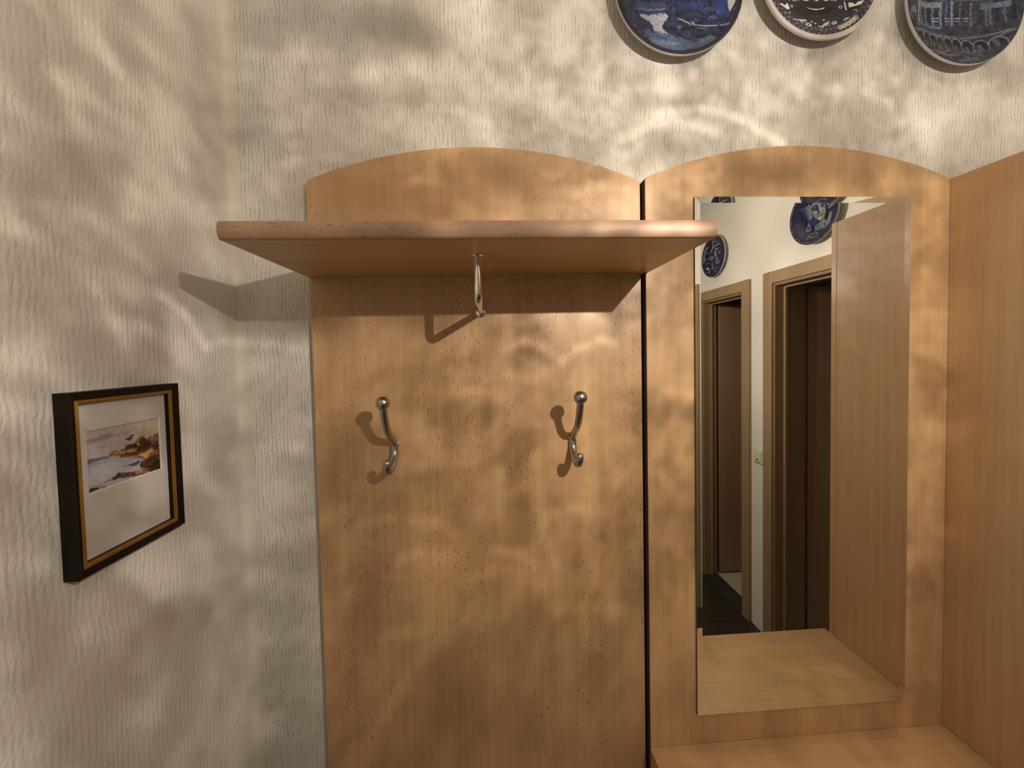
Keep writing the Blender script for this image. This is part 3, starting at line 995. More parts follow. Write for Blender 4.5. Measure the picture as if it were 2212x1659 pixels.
S1 = [
    Shape([(430, -60), (930, -60), (930, 40), (700, 70), (480, 60)], (52, 78, 120), 0.7, 30, wob=20),
    Shape([(1100, -80), (1560, -80), (1560, 60), (1120, 40)], (42, 66, 120), 0.7, 30, wob=20),
    Shape([(1700, -60), (1880, -60), (1860, 190), (1720, 180)], (30, 60, 130), 0.8, 25, wob=15),
    Shape([(480, 140), (620, 150), (780, 120), (940, 110), (960, 180), (900, 260), (860, 320), (880, 400), (960, 470), (860, 470), (720, 430), (690, 330), (600, 250), (510, 210)], (160, 166, 182), 1, 16, wob=14),
    Shape([(540, 440), (640, 480), (720, 430), (880, 460), (1010, 480), (1120, 570), (1200, 600), (1380, 640), (1560, 560), (1680, 570), (1690, 640), (1520, 740), (1250, 790), (1040, 810), (800, 800), (680, 740), (630, 640)], (74, 96, 128), 0.95, 30, wob=30),
    Shape([(640, 600), (820, 620), (1100, 640), (1080, 700), (720, 690)], (104, 120, 142), 0.8, 40, wob=30),
    Shape([(1380, 600), (1640, 540), (1660, 600), (1420, 660)], (110, 128, 142), 0.7, 40, wob=20),
    Shape([(700, 540), (800, 520), (950, 560), (820, 580)], (38, 60, 110), 0.8, 30, wob=20),
    Shape([(470, 60), (680, 55), (900, 45)], (128, 142, 158), 1, 8, wid=7, wob=8),
    Shape([(400, 90), (480, 60), (600, 75), (880, 70)], (70, 92, 130), 0.9, 10, wid=10, wob=10),
    Shape([(1125, 200), (1230, 245), (1330, 300)], (150, 158, 168), 1, 7, wid=11, wob=5),
    Shape([(1350, 260), (1385, 310)], (140, 150, 165), 1, 8, wid=16),
    Shape([(1410, 310), (1540, 340), (1700, 378)], (142, 155, 165), 1, 7, wid=11, wob=5),
    Shape([(1420, 360), (1520, 395)], (90, 115, 150), 1, 8, wid=10),
    Shape([(1750, 382), (1860, 380), (1950, 350)], (128, 140, 150), 1, 8, wid=9, wob=8),
    Shape([(985, 420), (1080, 500), (1175, 575)], (120, 132, 160), 1, 6, wid=7),
    Shape([(1190, 600), (1330, 610)], (110, 125, 150), 1, 6, wid=5),
    Shape([(1000, 480), (950, 380), (1100, 400), (1180, 520), (1340, 560), (1300, 600), (1180, 560)], (26, 28, 58), 0.9, 12, wob=8),
    Shape([(1110, 260), (1160, 230), (1290, 290), (1270, 400), (1170, 400), (1120, 340)], (20, 22, 50), 0.95, 12, wob=8),
    Shape([(1090, 300), (1180, 320), (1150, 400)], (100, 120, 160), 0.8, 20, wob=10),
    Shape([(880, 330), (910, 270), (960, 380), (1010, 350), (990, 400), (910, 390)], (16, 20, 50), 0.95, 8, wob=5),
    Shape([(520, 210), (550, 200), (590, 290), (560, 320)], (18, 26, 62), 0.9, 10, wob=8),
    Shape([(610, 290), (640, 240), (690, 330), (700, 450), (640, 470), (610, 380)], (20, 36, 96), 0.95, 10, wob=6),
    Shape([(430, 300), (560, 330), (580, 430), (470, 450), (420, 380)], (16, 22, 60), 0.9, 16, wob=10),
    Shape([(280, 330), (400, 430), (430, 520), (560, 600), (640, 700), (700, 780), (560, 700), (400, 560), (300, 440)], (14, 18, 44), 0.8, 30, wob=10),
    Shape([(605, 400), (630, 450)], (110, 130, 170), 0.9, 8, wid=10),
    Shape([(1880, -40), (1990, -40), (1980, 30), (1935, 110), (1900, 180), (1882, 90)], (168, 170, 174), 1, 8),
    Shape([(810, 775), (1000, 810), (1150, 825), (1350, 790)], (24, 30, 50), 0.9, 12, wid=9, wob=5),
    Dot((1240, 470), 55, (96, 116, 156), 0.8, 10, ring=5), Dot((1240, 470), 26, (96, 116, 156), 0.7, 8, ring=5),
    Dot((1765, 130), 42, (44, 84, 150), 0.9, 10, ring=7),
]
for k in range(5):
    S1.append(Shape([(1590 + k * 28, 180), (1600 + k * 28, 232)], (96, 118, 152), 0.9, 6, wid=5))
    S1.append(Shape([(1570 + k * 26, 20), (1574 + k * 26, 90)], (80, 104, 150), 0.7, 6, wid=6))
for k in range(9):
    S1.append(Shape([(490 + k * 48, 80), (494 + k * 48, 150 - 6 * (k % 3))], (40, 64, 108), 0.9, 8, wid=8, wob=6))
random.seed(8)
for k in range(46):
    x, y = random.uniform(950, 2000), random.uniform(-60, 620)
    S1.append(Shape([(x, y), (x + random.uniform(-30, 40), y + random.uniform(-10, 46))], random.choice([(88, 108, 148), (60, 84, 130), (18, 22, 50)]), 0.8, 8, wid=random.uniform(4, 9), wob=6))


def A1(u, v):
    x, y = (1468.0 + 1.029 * u - 1320) * 7.373, (-27.2 - 1.093 * v + 0.032 * u) * 7.373
    n = FB(x, y, 0.012)
    c = [24 + 26 * n, 34 + 34 * n, 68 + 44 * n]
    if y < -120:
        t = 0.5 + 0.9 * FB(x * 0.7, y, 0.006, 4)
        k = sst(0.35, 0.75, t)
        c = [c[i] + ((150, 162, 186)[i] - c[i]) * k * 0.8 for i in range(3)]
    else:
        c = paint(S1, c, x, y)
        s = N(x * 0.5, y * 1.6, 0.035, 3)
        c = [q * (1 + 0.30 * s) for q in c]
    r = math.hypot(u, v)
    k = sst(122, 128, r)
    c = [c[i] * (1 - k) + (18, 20, 40)[i] * k for i in range(3)]
    return gain(c, (0.95, 0.92, 0.92))


CR = (196, 182, 158)
S2 = [
    Shape([(110, -60), (560, -60), (640, 20), (1500, 20), (1560, -60), (2000, -60), (1800, 200), (1500, 100), (1350, 220), (1150, 240), (930, 210), (700, 180), (560, 80), (330, 80)], (14, 10, 14), 0.9, 12),
    Shape(mirror_seg(1070, -300, 360, 40, 140, 14), CR, 0.95, 6, wid=8),
    Shape([(760, 0), (760, -80), (1400, -80), (1400, 0), (1070, 52)], (22, 18, 18), 0.9, 6),
    Shape([(280, 10), (330, 60), (420, 50), (530, 110), (590, 80), (560, -40), (480, 40), (440, 0), (360, 40), (300, -10)], CR, 1, 6),
    Dot((455, -10), 40, (20, 18, 30), 1, 6, ry=24),
    Shape([(1610, 60), (1780, 40), (1820, -30), (1740, -20), (1700, 20), (1660, -30), (1605, -40)], CR, 1, 6),
    Shape([(1555, -60), (1560, 95)], CR, 1, 6, wid=9),
    Dot((635, 16), 20, CR, 1, 5, ring=5), Dot((1484, 26), 24, CR, 1, 5, ring=5),
    # left animal
    Shape([(570, 240), (600, 275), (680, 290), (770, 275), (850, 265), (880, 290), (840, 315), (770, 310), (800, 360), (780, 365), (730, 310), (670, 305), (640, 330), (640, 365), (620, 350), (630, 310), (590, 285)], CR, 1, 5),
    Shape([(830, 355), (880, 330), (925, 350), (940, 385), (930, 415), (870, 420), (825, 395)], CR, 1, 5),
    Dot((880, 375), 20, (24, 22, 34), 1, 5),
    # right animal
    Shape([(1040, 405), (1110, 410), (1170, 345), (1270, 295), (1250, 345), (1190, 385), (1265, 385), (1255, 398), (1160, 400), (1125, 430), (1130, 480), (1112, 470), (1112, 432), (1060, 425)], CR, 1, 5),
    Shape([(1285, 345), (1310, 312), (1345, 312), (1385, 310), (1360, 335), (1375, 355), (1340, 378), (1295, 380)], CR, 1, 5),
    Dot((1322, 342), 17, (24, 22, 34), 1, 5),
    # leaves
    Shape([(440, 205), (495, 180), (485, 230), (525, 245), (480, 268)], CR, 0.9, 5),
    Shape([(945, 455), (990, 435), (1000, 470), (1045, 485), (990, 515)], CR, 0.85, 5),
    Shape([(1480, 335), (1500, 275), (1530, 270), (1590, 252), (1550, 290), (1515, 300)], CR, 0.9, 5),
    Shape([(360, 125), (385, 112), (410, 130)], (130, 130, 112), 1, 5, wid=6),
    Shape([(1655, 122), (1700, 125), (1700, 165)], (170, 160, 130), 1, 5, wid=7),
    Dot((565, 168), 18, CR, 1, 5, ry=13), Dot((1182, 268), 22, CR, 1, 5, ry=16),
    Dot((965, 308), 20, CR, 1, 5, ry=14), Dot((1018, 345), 20, CR, 1, 5, ry=14),
]
for x, y in ((728, 428), (788, 458), (850, 478), (1285, 465), (1338, 440), (1392, 420)):
    S2.append(Dot((x, y), 25, (178, 168, 150), 0.95, 6, ry=11))
for r, a0, a1 in ((120, 170, 300), (110, 200, 330), (150, 190, 340), (120, 210, 350)):
    cx, cy = {120: (640, 230), 110: (830, 290), 150: (1060, 330)}.get(r, (1400, 240))
    S2.append(Shape(mirror_seg(cx, cy, r, a0, a1), (40, 44, 66), 0.7, 8, wid=5))
RIMS = []
random.seed(3)
for k in range(64):
    a = 2 * math.pi * k / 64
    for rr, off in ((111.5, 0), (118.5, 0.05)):
        q = rr + random.uniform(-1, 1)
        RIMS.append((q * math.cos(a + off), q * math.sin(a + off), random.uniform(2.2, 3.6), random.choice([(92, 84, 84), (112, 104, 100), (76, 70, 76), (104, 98, 84)]), random.random() < 0.5))
for k in range(9):
    a = math.radians(-48 - 2.6 * k)
    RIMS.append((113 * math.cos(a), 113 * math.sin(a), 5.0, (176, 160, 128), k % 2 == 0))


def A2(u, v):
    r = math.hypot(u, v)
    if r > 122.5:
        return (196, 182, 178)
    x, y = (1776.8 + 0.988 * u - 1640) * 7.9, (-56.3 - 1.073 * v + 0.033 * u) * 7.9
    c = [24, 26, 42]
    if r < 106:
        if y > -90:
            c = paint(S2, c, x, y)
        else:
            t = abs(FB(u, v, 0.05, 2))
            k = 1 - sst(0.04, 0.12, t)
            c = [c[i] + (CR[i] - c[i]) * k * 0.9 for i in range(3)]
    elif r < 107.6:
        c = [96, 92, 92]
    else:
        c = [34, 31, 40]
        for px, py, pr, pc, rg in RIMS:
            dd = math.hypot(u - px, v - py)
            if dd < pr + 0.6:
                k = 1 - sst(-0.4, 0.6, (abs(dd - pr * 0.7) - pr * 0.25) if rg else dd - pr * 0.85)
                c = [c[i] + (pc[i] - c[i]) * k for i in range(3)]
    k = sst(121.6, 122.5, r)
    c = [c[i] * (1 - k) + (196, 182, 178)[i] * k for i in range(3)]
    return gain(c)


G3 = (104, 108, 122)
S3 = [
    Shape([(540, -60), (1000, -60), (1000, 30), (560, 40)], (120, 124, 116), 0.9, 20, wob=10),
    Shape([(1640, -40), (2040, -40), (2040, 60), (1820, 40), (1700, 80), (1620, 60)], (92, 104, 112), 0.85, 20, wob=10),
    Shape([(560, 0), (545, 300)], (128, 134, 132), 1, 12, wid=24, wob=10),
    Shape([(380, 130), (470, 40), (520, 190), (380, 200)], (96, 98, 106), 1, 12, wob=8),
    Shape([(470, 30), (545, 10), (540, 190), (520, 170)], (14, 14, 22), 1, 10),
    Shape([(380, 210), (400, 290)], (120, 124, 120), 0.8, 12, wid=10, wob=8),
    Shape([(480, 350), (640, 330), (990, 350), (990, 380), (640, 370), (500, 390)], (96, 100, 104), 0.9, 14, wob=10),
    Shape([(470, 460), (620, 450), (960, 500), (1300, 540), (1700, 520), (2060, 480)], (92, 96, 98), 0.85, 14, wid=20, wob=10),
    Shape([(1850, 560), (1990, 510), (2030, 490)], (84, 88, 84), 0.8, 14, wid=14, wob=8),
    Shape([(630, 800), (860, 830), (1050, 800), (1300, 830), (1650, 800)], (74, 76, 74), 0.8, 24, wid=20, wob=16),
    Shape([(820, 850), (1000, 890), (1200, 880)], (110, 112, 88), 0.8, 20, wid=14, wob=12),
    Shape([(1100, 990), (1350, 920), (1460, 930), (1500, 980), (1300, 1010)], (78, 74, 86), 0.7, 40, wob=20),
    Shape([(1000, 780), (1120, 790), (880, 830)], (96, 100, 110), 0.7, 16, wid=8, wob=8),
]
for x, w_, c_ in ((610, 14, G3), (715, 12, G3), (850, 16, (92, 100, 124)), (980, 18, (110, 118, 140)), (1075, 8, (100, 108, 132)), (1160, 18, (120, 126, 142)), (1300, 10, (84, 88, 108)), (1480, 16, (96, 98, 110)), (1730, 18, (84, 86, 104)), (1790, 20, (80, 82, 100)), (1970, 14, (72, 76, 92))):
    S3.append(Shape([(x, -60), (x - 6, 150), (x + 4, 330)], c_, 0.9, 10, wid=w_, wob=12))
for x in (670, 780, 910, 1230, 1350, 1640, 1880, 2080):
    S3.append(Shape([(x - 26, 60), (x + 26, 60), (x + 26, 300), (x - 26, 310)], (16, 18, 38), 0.85, 14, wob=8))
for x in (900, 1090, 1240, 1390):
    S3.append(Shape([(x - 46, 212), (x + 46, 212)], (138, 142, 156), 1, 6, wid=8, wob=5))
    S3.append(Shape([(x - 40, 258), (x + 34, 258)], (126, 130, 142), 1, 6, wid=9, wob=5))
for x, y0, w_, y1 in ((545, 480, 44, 660), (668, 495, 46, 740), (800, 512, 54, 770), (935, 530, 56, 790), (1082, 548, 56, 810), (1225, 566, 58, 800), (1388, 598, 66, 820), (1590, 618, 84, 800), (1840, 600, 118, 740)):
    S3.append(Shape(mirror_seg(x, y0 + w_, w_ * 1.22, 180, 360, 12), (112, 116, 122), 0.9, 10, wid=10, wob=4))
    S3.append(Shape([(x - w_, y0 + w_)] + mirror_seg(x, y0 + w_, w_, 180, 360, 10) + [(x + w_, y1), (x - w_ * 0.4, y1)], (14, 13, 17), 0.97, 8))
    S3.append(Shape([(x - w_ * 0.35, y1 - 90), (x - w_ * 0.2, y1 - 20)], (84, 86, 108), 0.8, 14, wid=w_ * 0.34, wob=8))
    S3.append(Shape([(x + w_ * 1.25, y0 + w_ * 1.6), (x + w_ * 1.1, y1 + 10)], (108, 112, 118), 0.8, 10, wid=7, wob=6))


def A3(u, v):
    x, y = (2087.3 + 0.944 * u - 1920) * 7.575, (-0.8 - 1.046 * v + 0.029 * u) * 7.575
    n = FB(x, y, 0.012, 5)
    c = [38 + 26 * n, 40 + 26 * n, 52 + 30 * n]
    if y < -90:
        k = sst(0.3, 0.7, 0.5 + 0.9 * FB(x, y, 0.005, 7))
        c = [c[i] + ((118, 126, 140)[i] - c[i]) * k * 0.8 for i in range(3)]
    else:
        c = paint(S3, c, x, y)
        s = N(x, y * 0.8, 0.04, 9)
        c = [q * (1 + 0.34 * s) for q in c]
    return gain(c)


W4 = (128, 124, 122)
S4 = [
    Shape([(480, 300), (700, 300), (760, 420), (560, 420)], (26, 26, 50), 0.7, 30),
    Shape([(530, 590), (560, 460), (620, 390), (700, 350)], (140, 136, 138), 1, 14, wid=9),
    Shape([(570, 560), (600, 450), (680, 380), (760, 440), (760, 560)], (50, 48, 62), 0.9, 20),
    Shape([(600, 480), (660, 430), (670, 500)], (104, 100, 112), 0.8, 30),
    Shape([(480, 720), (500, 640), (560, 590), (660, 575), (740, 590)], (146, 140, 138), 1, 12, wid=16),
    Shape([(500, 760), (520, 650), (600, 610), (740, 600), (740, 660), (560, 660), (540, 800)], (12, 12, 20), 0.9, 14),
    Shape([(560, 660), (640, 640), (700, 690), (620, 730), (560, 730)], W4, 0.9, 14, wob=10),
    Shape([(545, 760), (600, 740), (600, 880), (570, 910), (550, 860)], (140, 134, 130), 0.95, 10, wob=4),
    Shape([(620, 770), (700, 750), (715, 850), (660, 880), (630, 840)], (96, 92, 100), 0.8, 18, wob=8),
    Shape([(540, 730), (610, 735), (690, 725)], (10, 10, 18), 0.95, 8, wid=8),
    Shape([(560, 930), (610, 925), (625, 970), (600, 1010), (570, 980)], (140, 136, 138), 0.9, 10, wob=5),
    Shape([(640, 880), (760, 860), (760, 1040), (690, 1120), (620, 1000)], (34, 32, 78), 0.8, 30, wob=16),
    Shape([(540, 1020), (640, 1030), (680, 1100), (640, 1180), (560, 1120)], (110, 106, 112), 0.8, 20, wob=14),
    Shape([(430, 1060), (480, 1050), (480, 1180), (500, 1230), (420, 1280), (430, 1150)], (98, 96, 106), 0.85, 16, wob=10),
    Shape([(300, 1170), (345, 1140), (380, 1230), (360, 1240)], (160, 158, 160), 1, 8),
    Shape([(330, 1290), (380, 1250), (430, 1280), (400, 1350), (340, 1340)], (92, 88, 98), 0.85, 14, wob=8),
    Shape([(540, 1380), (560, 1280), (610, 1240)], (130, 128, 132), 0.9, 10, wid=9, wob=5),
    Shape([(510, 1360), (530, 1270), (560, 1180)], (100, 98, 106), 0.8, 10, wid=9, wob=5),
    Shape([(390, 1370), (400, 1430), (450, 1450), (510, 1380)], (92, 88, 104), 0.8, 10, wid=6, wob=5),
    Shape([(390, 830), (460, 830), (540, 880), (520, 960), (430, 980), (400, 900)], (96, 94, 98), 0.85, 16, wob=10),
    Shape([(270, 960), (300, 760), (360, 620), (420, 540)], (104, 100, 104), 0.8, 16, wid=26, wob=14),
]
random.seed(5)
for k in range(16):
    t = k / 15
    x, y = 300 + 110 * t + random.uniform(-20, 30), 1020 - 440 * t
    S4.append(Shape([(x, y), (x + 60, y - 6)], random.choice([(12, 12, 20), (120, 116, 120)]), 0.85, 8, wid=8, wob=6))


def A4(u, v):
    x, y = 550 - u * 2.44 + v * 0.55, 890 - v * 4.62
    n = FB(x, y, 0.01, 2)
    c = [24 + 14 * n, 21 + 12 * n, 44 + 22 * n]
    c = paint(S4, c, x, y)
    r = math.hypot(u, v)
    if 118 < r < 121:
        c = [60, 56, 80]
    return gain(c, (1.0, 1.02, 1.12))


L5 = (128, 130, 120)
S5 = [
    Shape([(420, 160), (540, 160), (600, 620), (560, 760), (460, 900), (300, 900), (280, 520)], (20, 20, 58), 0.7, 60),
    Shape([(530, 170), (820, 170), (800, 480), (770, 640), (700, 700), (660, 560), (560, 260)], (60, 76, 92), 0.8, 30, wob=12),
    Shape([(800, 160), (790, 380), (770, 640)], L5, 0.95, 12, wid=17),
    Shape([(740, 180), (735, 420), (720, 690)], (112, 118, 116), 0.9, 12, wid=12, wob=8),
    Shape([(690, 190), (700, 420), (680, 660)], (92, 102, 108), 0.8, 12, wid=9, wob=8),
    Shape([(600, 200), (640, 500), (650, 640)], (24, 30, 70), 0.8, 12, wid=10, wob=8),
    # face
    Shape([(850, 300), (900, 180), (1100, 160), (1230, 200), (1230, 420), (1190, 600), (1130, 760), (1060, 810), (960, 790), (850, 640), (815, 450)], (110, 112, 112), 0.95, 16, wob=8),
    Shape([(820, 300), (880, 210), (960, 165)], L5, 0.95, 10, wid=13),
    Shape([(900, 260), (1020, 260), (1040, 340), (1030, 560), (960, 600), (960, 430), (870, 440), (850, 330)], (18, 20, 44), 0.9, 16, wob=10),
    Shape([(1100, 310), (1200, 270), (1215, 330), (1180, 420), (1110, 420)], (22, 24, 48), 0.9, 14, wob=8),
    Dot((940, 345), 44, (106, 108, 116), 0.9, 10, ry=24), Dot((940, 380), 30, (20, 22, 60), 0.9, 8, ry=16),
    Dot((1145, 345), 30, (120, 122, 124), 0.9, 10, ry=26), Dot((1140, 375), 20, (24, 26, 50), 0.9, 8, ry=14),
    Shape([(1050, 300), (1100, 300), (1110, 520), (1060, 560)], (142, 144, 128), 0.95, 12, wob=5),
    Dot((945, 505), 50, (150, 150, 134), 1, 14, ry=28), Dot((1150, 475), 36, (140, 142, 128), 0.95, 12, ry=26),
    Shape([(950, 600), (1060, 590), (1120, 620), (1060, 660), (960, 660)], (112, 114, 116), 0.9, 12, wob=5),
    Shape([(950, 665), (1050, 662), (1120, 650)], (26, 26, 36), 0.9, 8, wid=9),
    Shape([(930, 700), (1060, 690), (1060, 780), (980, 810)], (152, 152, 122), 0.95, 16, wob=5),
    Shape([(740, 700), (860, 660), (960, 800), (860, 920), (740, 930)], (40, 48, 98), 0.85, 20, wob=10),
    Shape([(1190, 500), (1180, 620), (1090, 780)], (132, 134, 122), 0.9, 10, wid=12),
    # ship
    Shape([(1240, 170), (1420, 165), (1410, 400), (1280, 480)], (104, 106, 120), 0.9, 12, wob=8),
    Shape([(1260, 540), (1400, 430), (1600, 390), (1570, 500), (1300, 555)], (118, 120, 126), 0.95, 10, wob=6),
    Shape([(1380, 440), (1440, 180), (1460, 380), (1600, 340)], (22, 24, 60), 0.9, 10, wid=16, wob=5),
    Shape([(1470, 180), (1540, 180), (1560, 320), (1470, 360)], (120, 122, 124), 0.9, 10),
    Shape([(1480, 190), (1530, 340)], (30, 34, 66), 0.9, 8, wid=12),
    # lower details
    Shape([(530, 960), (590, 880), (640, 760), (690, 740), (700, 960), (690, 1030), (620, 1055), (550, 1030)], (92, 98, 104), 0.95, 12, wob=6),
    Dot((640, 940), 34, (22, 22, 40), 0.95, 10), Dot((590, 990), 24, (44, 48, 62), 0.8, 10),
    Shape([(760, 1030), (800, 940), (950, 880), (1080, 800), (1180, 880), (1200, 1000), (1180, 1080), (900, 1080)], (84, 88, 98), 0.95, 12, wob=6),
    Shape(mirror_seg(1060, 960, 100, 180, 300), L5, 0.9, 8, wid=16),
    Shape([(1070, 900), (1080, 1030)], L5, 0.9, 8, wid=14), Shape([(1140, 900), (1145, 1030)], L5, 0.9, 8, wid=14),
    Shape([(1010, 960), (1015, 1060)], (138, 138, 130), 0.9, 8, wid=13), Dot((1100, 1000), 24, (20, 20, 40), 0.9, 8, ry=50),
    Shape([(790, 1080), (940, 1080)], L5, 0.95, 6, wid=9), Shape([(1000, 1095), (1180, 1105)], L5, 0.95, 6, wid=9),
    Shape([(1190, 1090), (1200, 880), (1300, 660), (1330, 660), (1310, 720), (1380, 660), (1340, 850), (1280, 1000)], (112, 118, 116), 0.95, 12, wob=6),
    Shape([(440, 890), (480, 800), (550, 640)], (52, 54, 74), 0.8, 12, wid=10, wob=6),
    Shape([(570, 1230), (680, 1150), (800, 1160), (880, 1230)], (92, 100, 108), 0.9, 18, wid=18, wob=6),
    Shape([(530, 1300), (620, 1260), (760, 1290), (860, 1330)], (96, 102, 108), 0.9, 14, wid=13, wob=6),
    Shape([(690, 1330), (760, 1270)], (104, 110, 112), 0.9, 8, wid=7),
]


def A5(u, v):
    x, y = 915 - u * 5.6 + v * 1.6, 558 - v * 7.26
    n = FB(x, y, 0.006, 2)
    c = [20 + 12 * n, 20 + 12 * n, 42 + 24 * n]
    c = paint(S5, c, x, y)
    r, a = math.hypot(u, v), math.degrees(math.atan2(v, u))
    if 120 < r < 127:                      # the hand-lettered ring, too small to read
        t = N(a * 1.1, r * 0.4, 0.9, 5) + 0.5 * N(a * 2.6, r, 0.6, 8)
        k = sst(0.02, 0.22, t)
        c = [c[i] + ((112, 104, 112)[i] - c[i]) * k for i in range(3)]
    return gain(c, (1.0, 1.02, 1.1))


S6 = [
    Shape([(140, 600), (300, 540), (420, 470), (560, 450), (620, 500), (440, 580), (200, 640)], (112, 100, 106), 0.75, 60, wob=20),
    Shape([(600, 480), (860, 420), (880, 450), (640, 520)], (124, 112, 124), 0.6, 50, wob=12),
    Shape([(900, 300), (1380, 200), (1370, 440), (1000, 420)], (172, 156, 134), 0.6, 90, wob=20),
    # sea
    Shape([(140, 930), (480, 850), (760, 870), (1080, 850), (1200, 1000), (1420, 1100), (190, 1560)], (138, 134, 132), 0.95, 16),
    Shape([(140, 920), (300, 880), (510, 848), (520, 880), (400, 920), (160, 1000)], (92, 84, 92), 0.9, 22, wob=8),
    Shape([(160, 990), (420, 930), (600, 900), (500, 950), (200, 1050)], (116, 112, 124), 0.6, 30, wob=14),
    Shape([(450, 1000), (700, 950), (720, 1010), (500, 1080)], (150, 142, 112), 0.5, 60, wob=16),
    Shape([(180, 1130), (600, 1060), (640, 1180), (240, 1350)], (150, 146, 138), 0.6, 60, wob=16),
    # far shore with rocks
    Shape([(500, 845), (560, 780), (700, 755), (760, 700), (900, 640), (980, 560), (1080, 500), (1150, 560), (1220, 500), (1380, 420), (1410, 1040), (1180, 1080), (1000, 1010), (1060, 900), (1080, 860), (900, 850), (700, 870), (600, 850)], (118, 80, 50), 0.97, 14, wob=22),
    Shape([(740, 720), (800, 670), (960, 640), (1040, 560), (1080, 505), (1140, 570), (1240, 600), (1220, 700), (1000, 790), (960, 700), (800, 730)], (54, 34, 24), 0.93, 16, wob=18),
    Shape([(780, 770), (960, 715), (900, 780), (820, 810)], (186, 124, 62), 0.85, 18, wob=14),
    Shape([(600, 790), (760, 760), (740, 810), (560, 830)], (166, 116, 74), 0.8, 16, wob=12),
    Shape([(1000, 790), (1150, 770), (1290, 670), (1330, 700), (1120, 880), (1000, 830)], (192, 140, 84), 0.85, 22, wob=18),
    Shape([(820, 790), (1000, 770), (980, 820), (860, 830), (700, 830)], (66, 42, 34), 0.85, 14, wob=12),
    Shape([(1240, 640), (1370, 560), (1390, 760), (1260, 700)], (58, 38, 30), 0.85, 20, wob=16),
    Shape([(1180, 520), (1290, 500), (1280, 560), (1190, 570)], (134, 96, 74), 0.8, 14, wob=10),
    Shape([(940, 600), (1000, 530), (1040, 560), (990, 640)], (134, 92, 64), 0.85, 12, wob=10),
    Shape([(975, 640), (1020, 630), (1020, 655), (980, 660)], (190, 180, 176), 0.9, 8),
    # tree
    Shape([(765, 580), (800, 540), (840, 490), (900, 478), (905, 520), (880, 560), (850, 585)], (80, 60, 34), 0.9, 12, wob=14),
    Shape([(845, 580), (850, 620)], (84, 62, 42), 0.9, 6, wid=5),
    Shape([(520, 785), (560, 758), (575, 770), (550, 790)], (80, 56, 40), 0.85, 8, wob=6),
    Shape([(1030, 480), (1060, 380), (1100, 350), (1140, 380), (1150, 480), (1110, 520)], (150, 132, 90), 0.7, 40, wob=18),
    # near rocks
    Shape([(1010, 1000), (1080, 930), (1220, 840), (1390, 790), (1405, 1045), (1180, 1110), (1060, 1080)], (66, 44, 34), 0.95, 18, wob=20),
    Shape([(720, 1030), (850, 990), (950, 940), (1000, 910), (1020, 950), (960, 1010), (860, 1020)], (64, 56, 62), 0.9, 10, wob=12),
    Shape([(800, 900), (950, 860), (1080, 850), (1060, 880), (900, 890)], (84, 70, 76), 0.85, 10, wob=10),
    Shape([(1180, 1040), (1290, 900), (1400, 880), (1410, 1040), (1240, 1090)], (34, 24, 24), 0.85, 24, wob=16),
    Shape([(980, 1090), (1100, 1040), (1180, 1060), (960, 1150), (820, 1130)], (142, 94, 54), 0.8, 18, wob=14),
    Shape([(540, 1240), (590, 1200), (640, 1150), (720, 1130), (880, 1110), (960, 1150), (1180, 1090), (1000, 1170), (760, 1220), (640, 1240), (580, 1262)], (86, 50, 40), 0.95, 12, wob=14),
    Dot((670, 1165), 36, (52, 44, 32), 0.9, 14, ry=30), Dot((590, 1230), 38, (46, 38, 34), 0.95, 10, ry=26),
    Shape([(440, 1300), (500, 1265), (540, 1255)], (74, 62, 56), 0.9, 6, wid=5, wob=4),
    Shape([(860, 1200), (1000, 1150), (1180, 1110), (1080, 1150), (900, 1200)], (60, 46, 46), 0.85, 12, wob=10),
    Shape([(340, 1370), (420, 1340), (500, 1350), (400, 1400), (330, 1400)], (128, 104, 62), 0.8, 20, wob=10),
    Shape([(200, 1440), (250, 1380), (330, 1380), (350, 1400), (200, 1480)], (46, 38, 30), 0.95, 16, wob=10),
]


def seascape(s, t):
    x = (200 * (1 - s) + 1415 * s) * (1 - t) + (140 * (1 - s) + 1385 * s) * t
    y = (1490 * (1 - s) + 1040 * s) * (1 - t) + (430 * (1 - s) + 170 * s) * t
    n = FB(x, y, 0.006, 1)
    c = [152 + 10 * n, 138 + 9 * n, 128 + 12 * n]
    c = paint(S6, c, x, y)
    m = N(x, y, 0.03, 4) + 0.6 * N(x, y * 1.8, 0.013, 6)
    dk = 1 - sst(60, 130, sum(c) / 3)
    c = [q * (1 + (0.10 + 0.42 * dk) * m) for q in c]
    k = 1.22 - 0.20 * dk
    return [max(6, min(250, q)) for q in gain(c, (k, k * 1.04, k * 1.12))]


plate('blue and white plate with a canal scene, left of the three above the panels', (0.4007, YB, 2.3355), 'y', 0.1345, A1, 112, 560, white_rim=0.004)
plate('dark blue plate with animal ornament and broad white rim, above the mirror panel', (0.7049, YB, 2.3718), 'y', 0.1329, A2, 112, 560)
plate('blue and white plate with an arcaded building, above the tall cabinet', (1.0248, YB, 2.3293), 'y', 0.1352, A3, 112, 560, white_rim=0.004)
plate('blue plate with hatted bearded man, seen in the mirror above the farther doorway', (XR, -1.688, 2.2025), 'x', 0.133, A4, 44, 220, white_rim=0.006)
plate('blue plate with old face and sailing boat, in the mirror above the nearer doorway', (XR, -0.912, 2.196), 'x', 0.133, A5, 44, 220, white_rim=0.006)

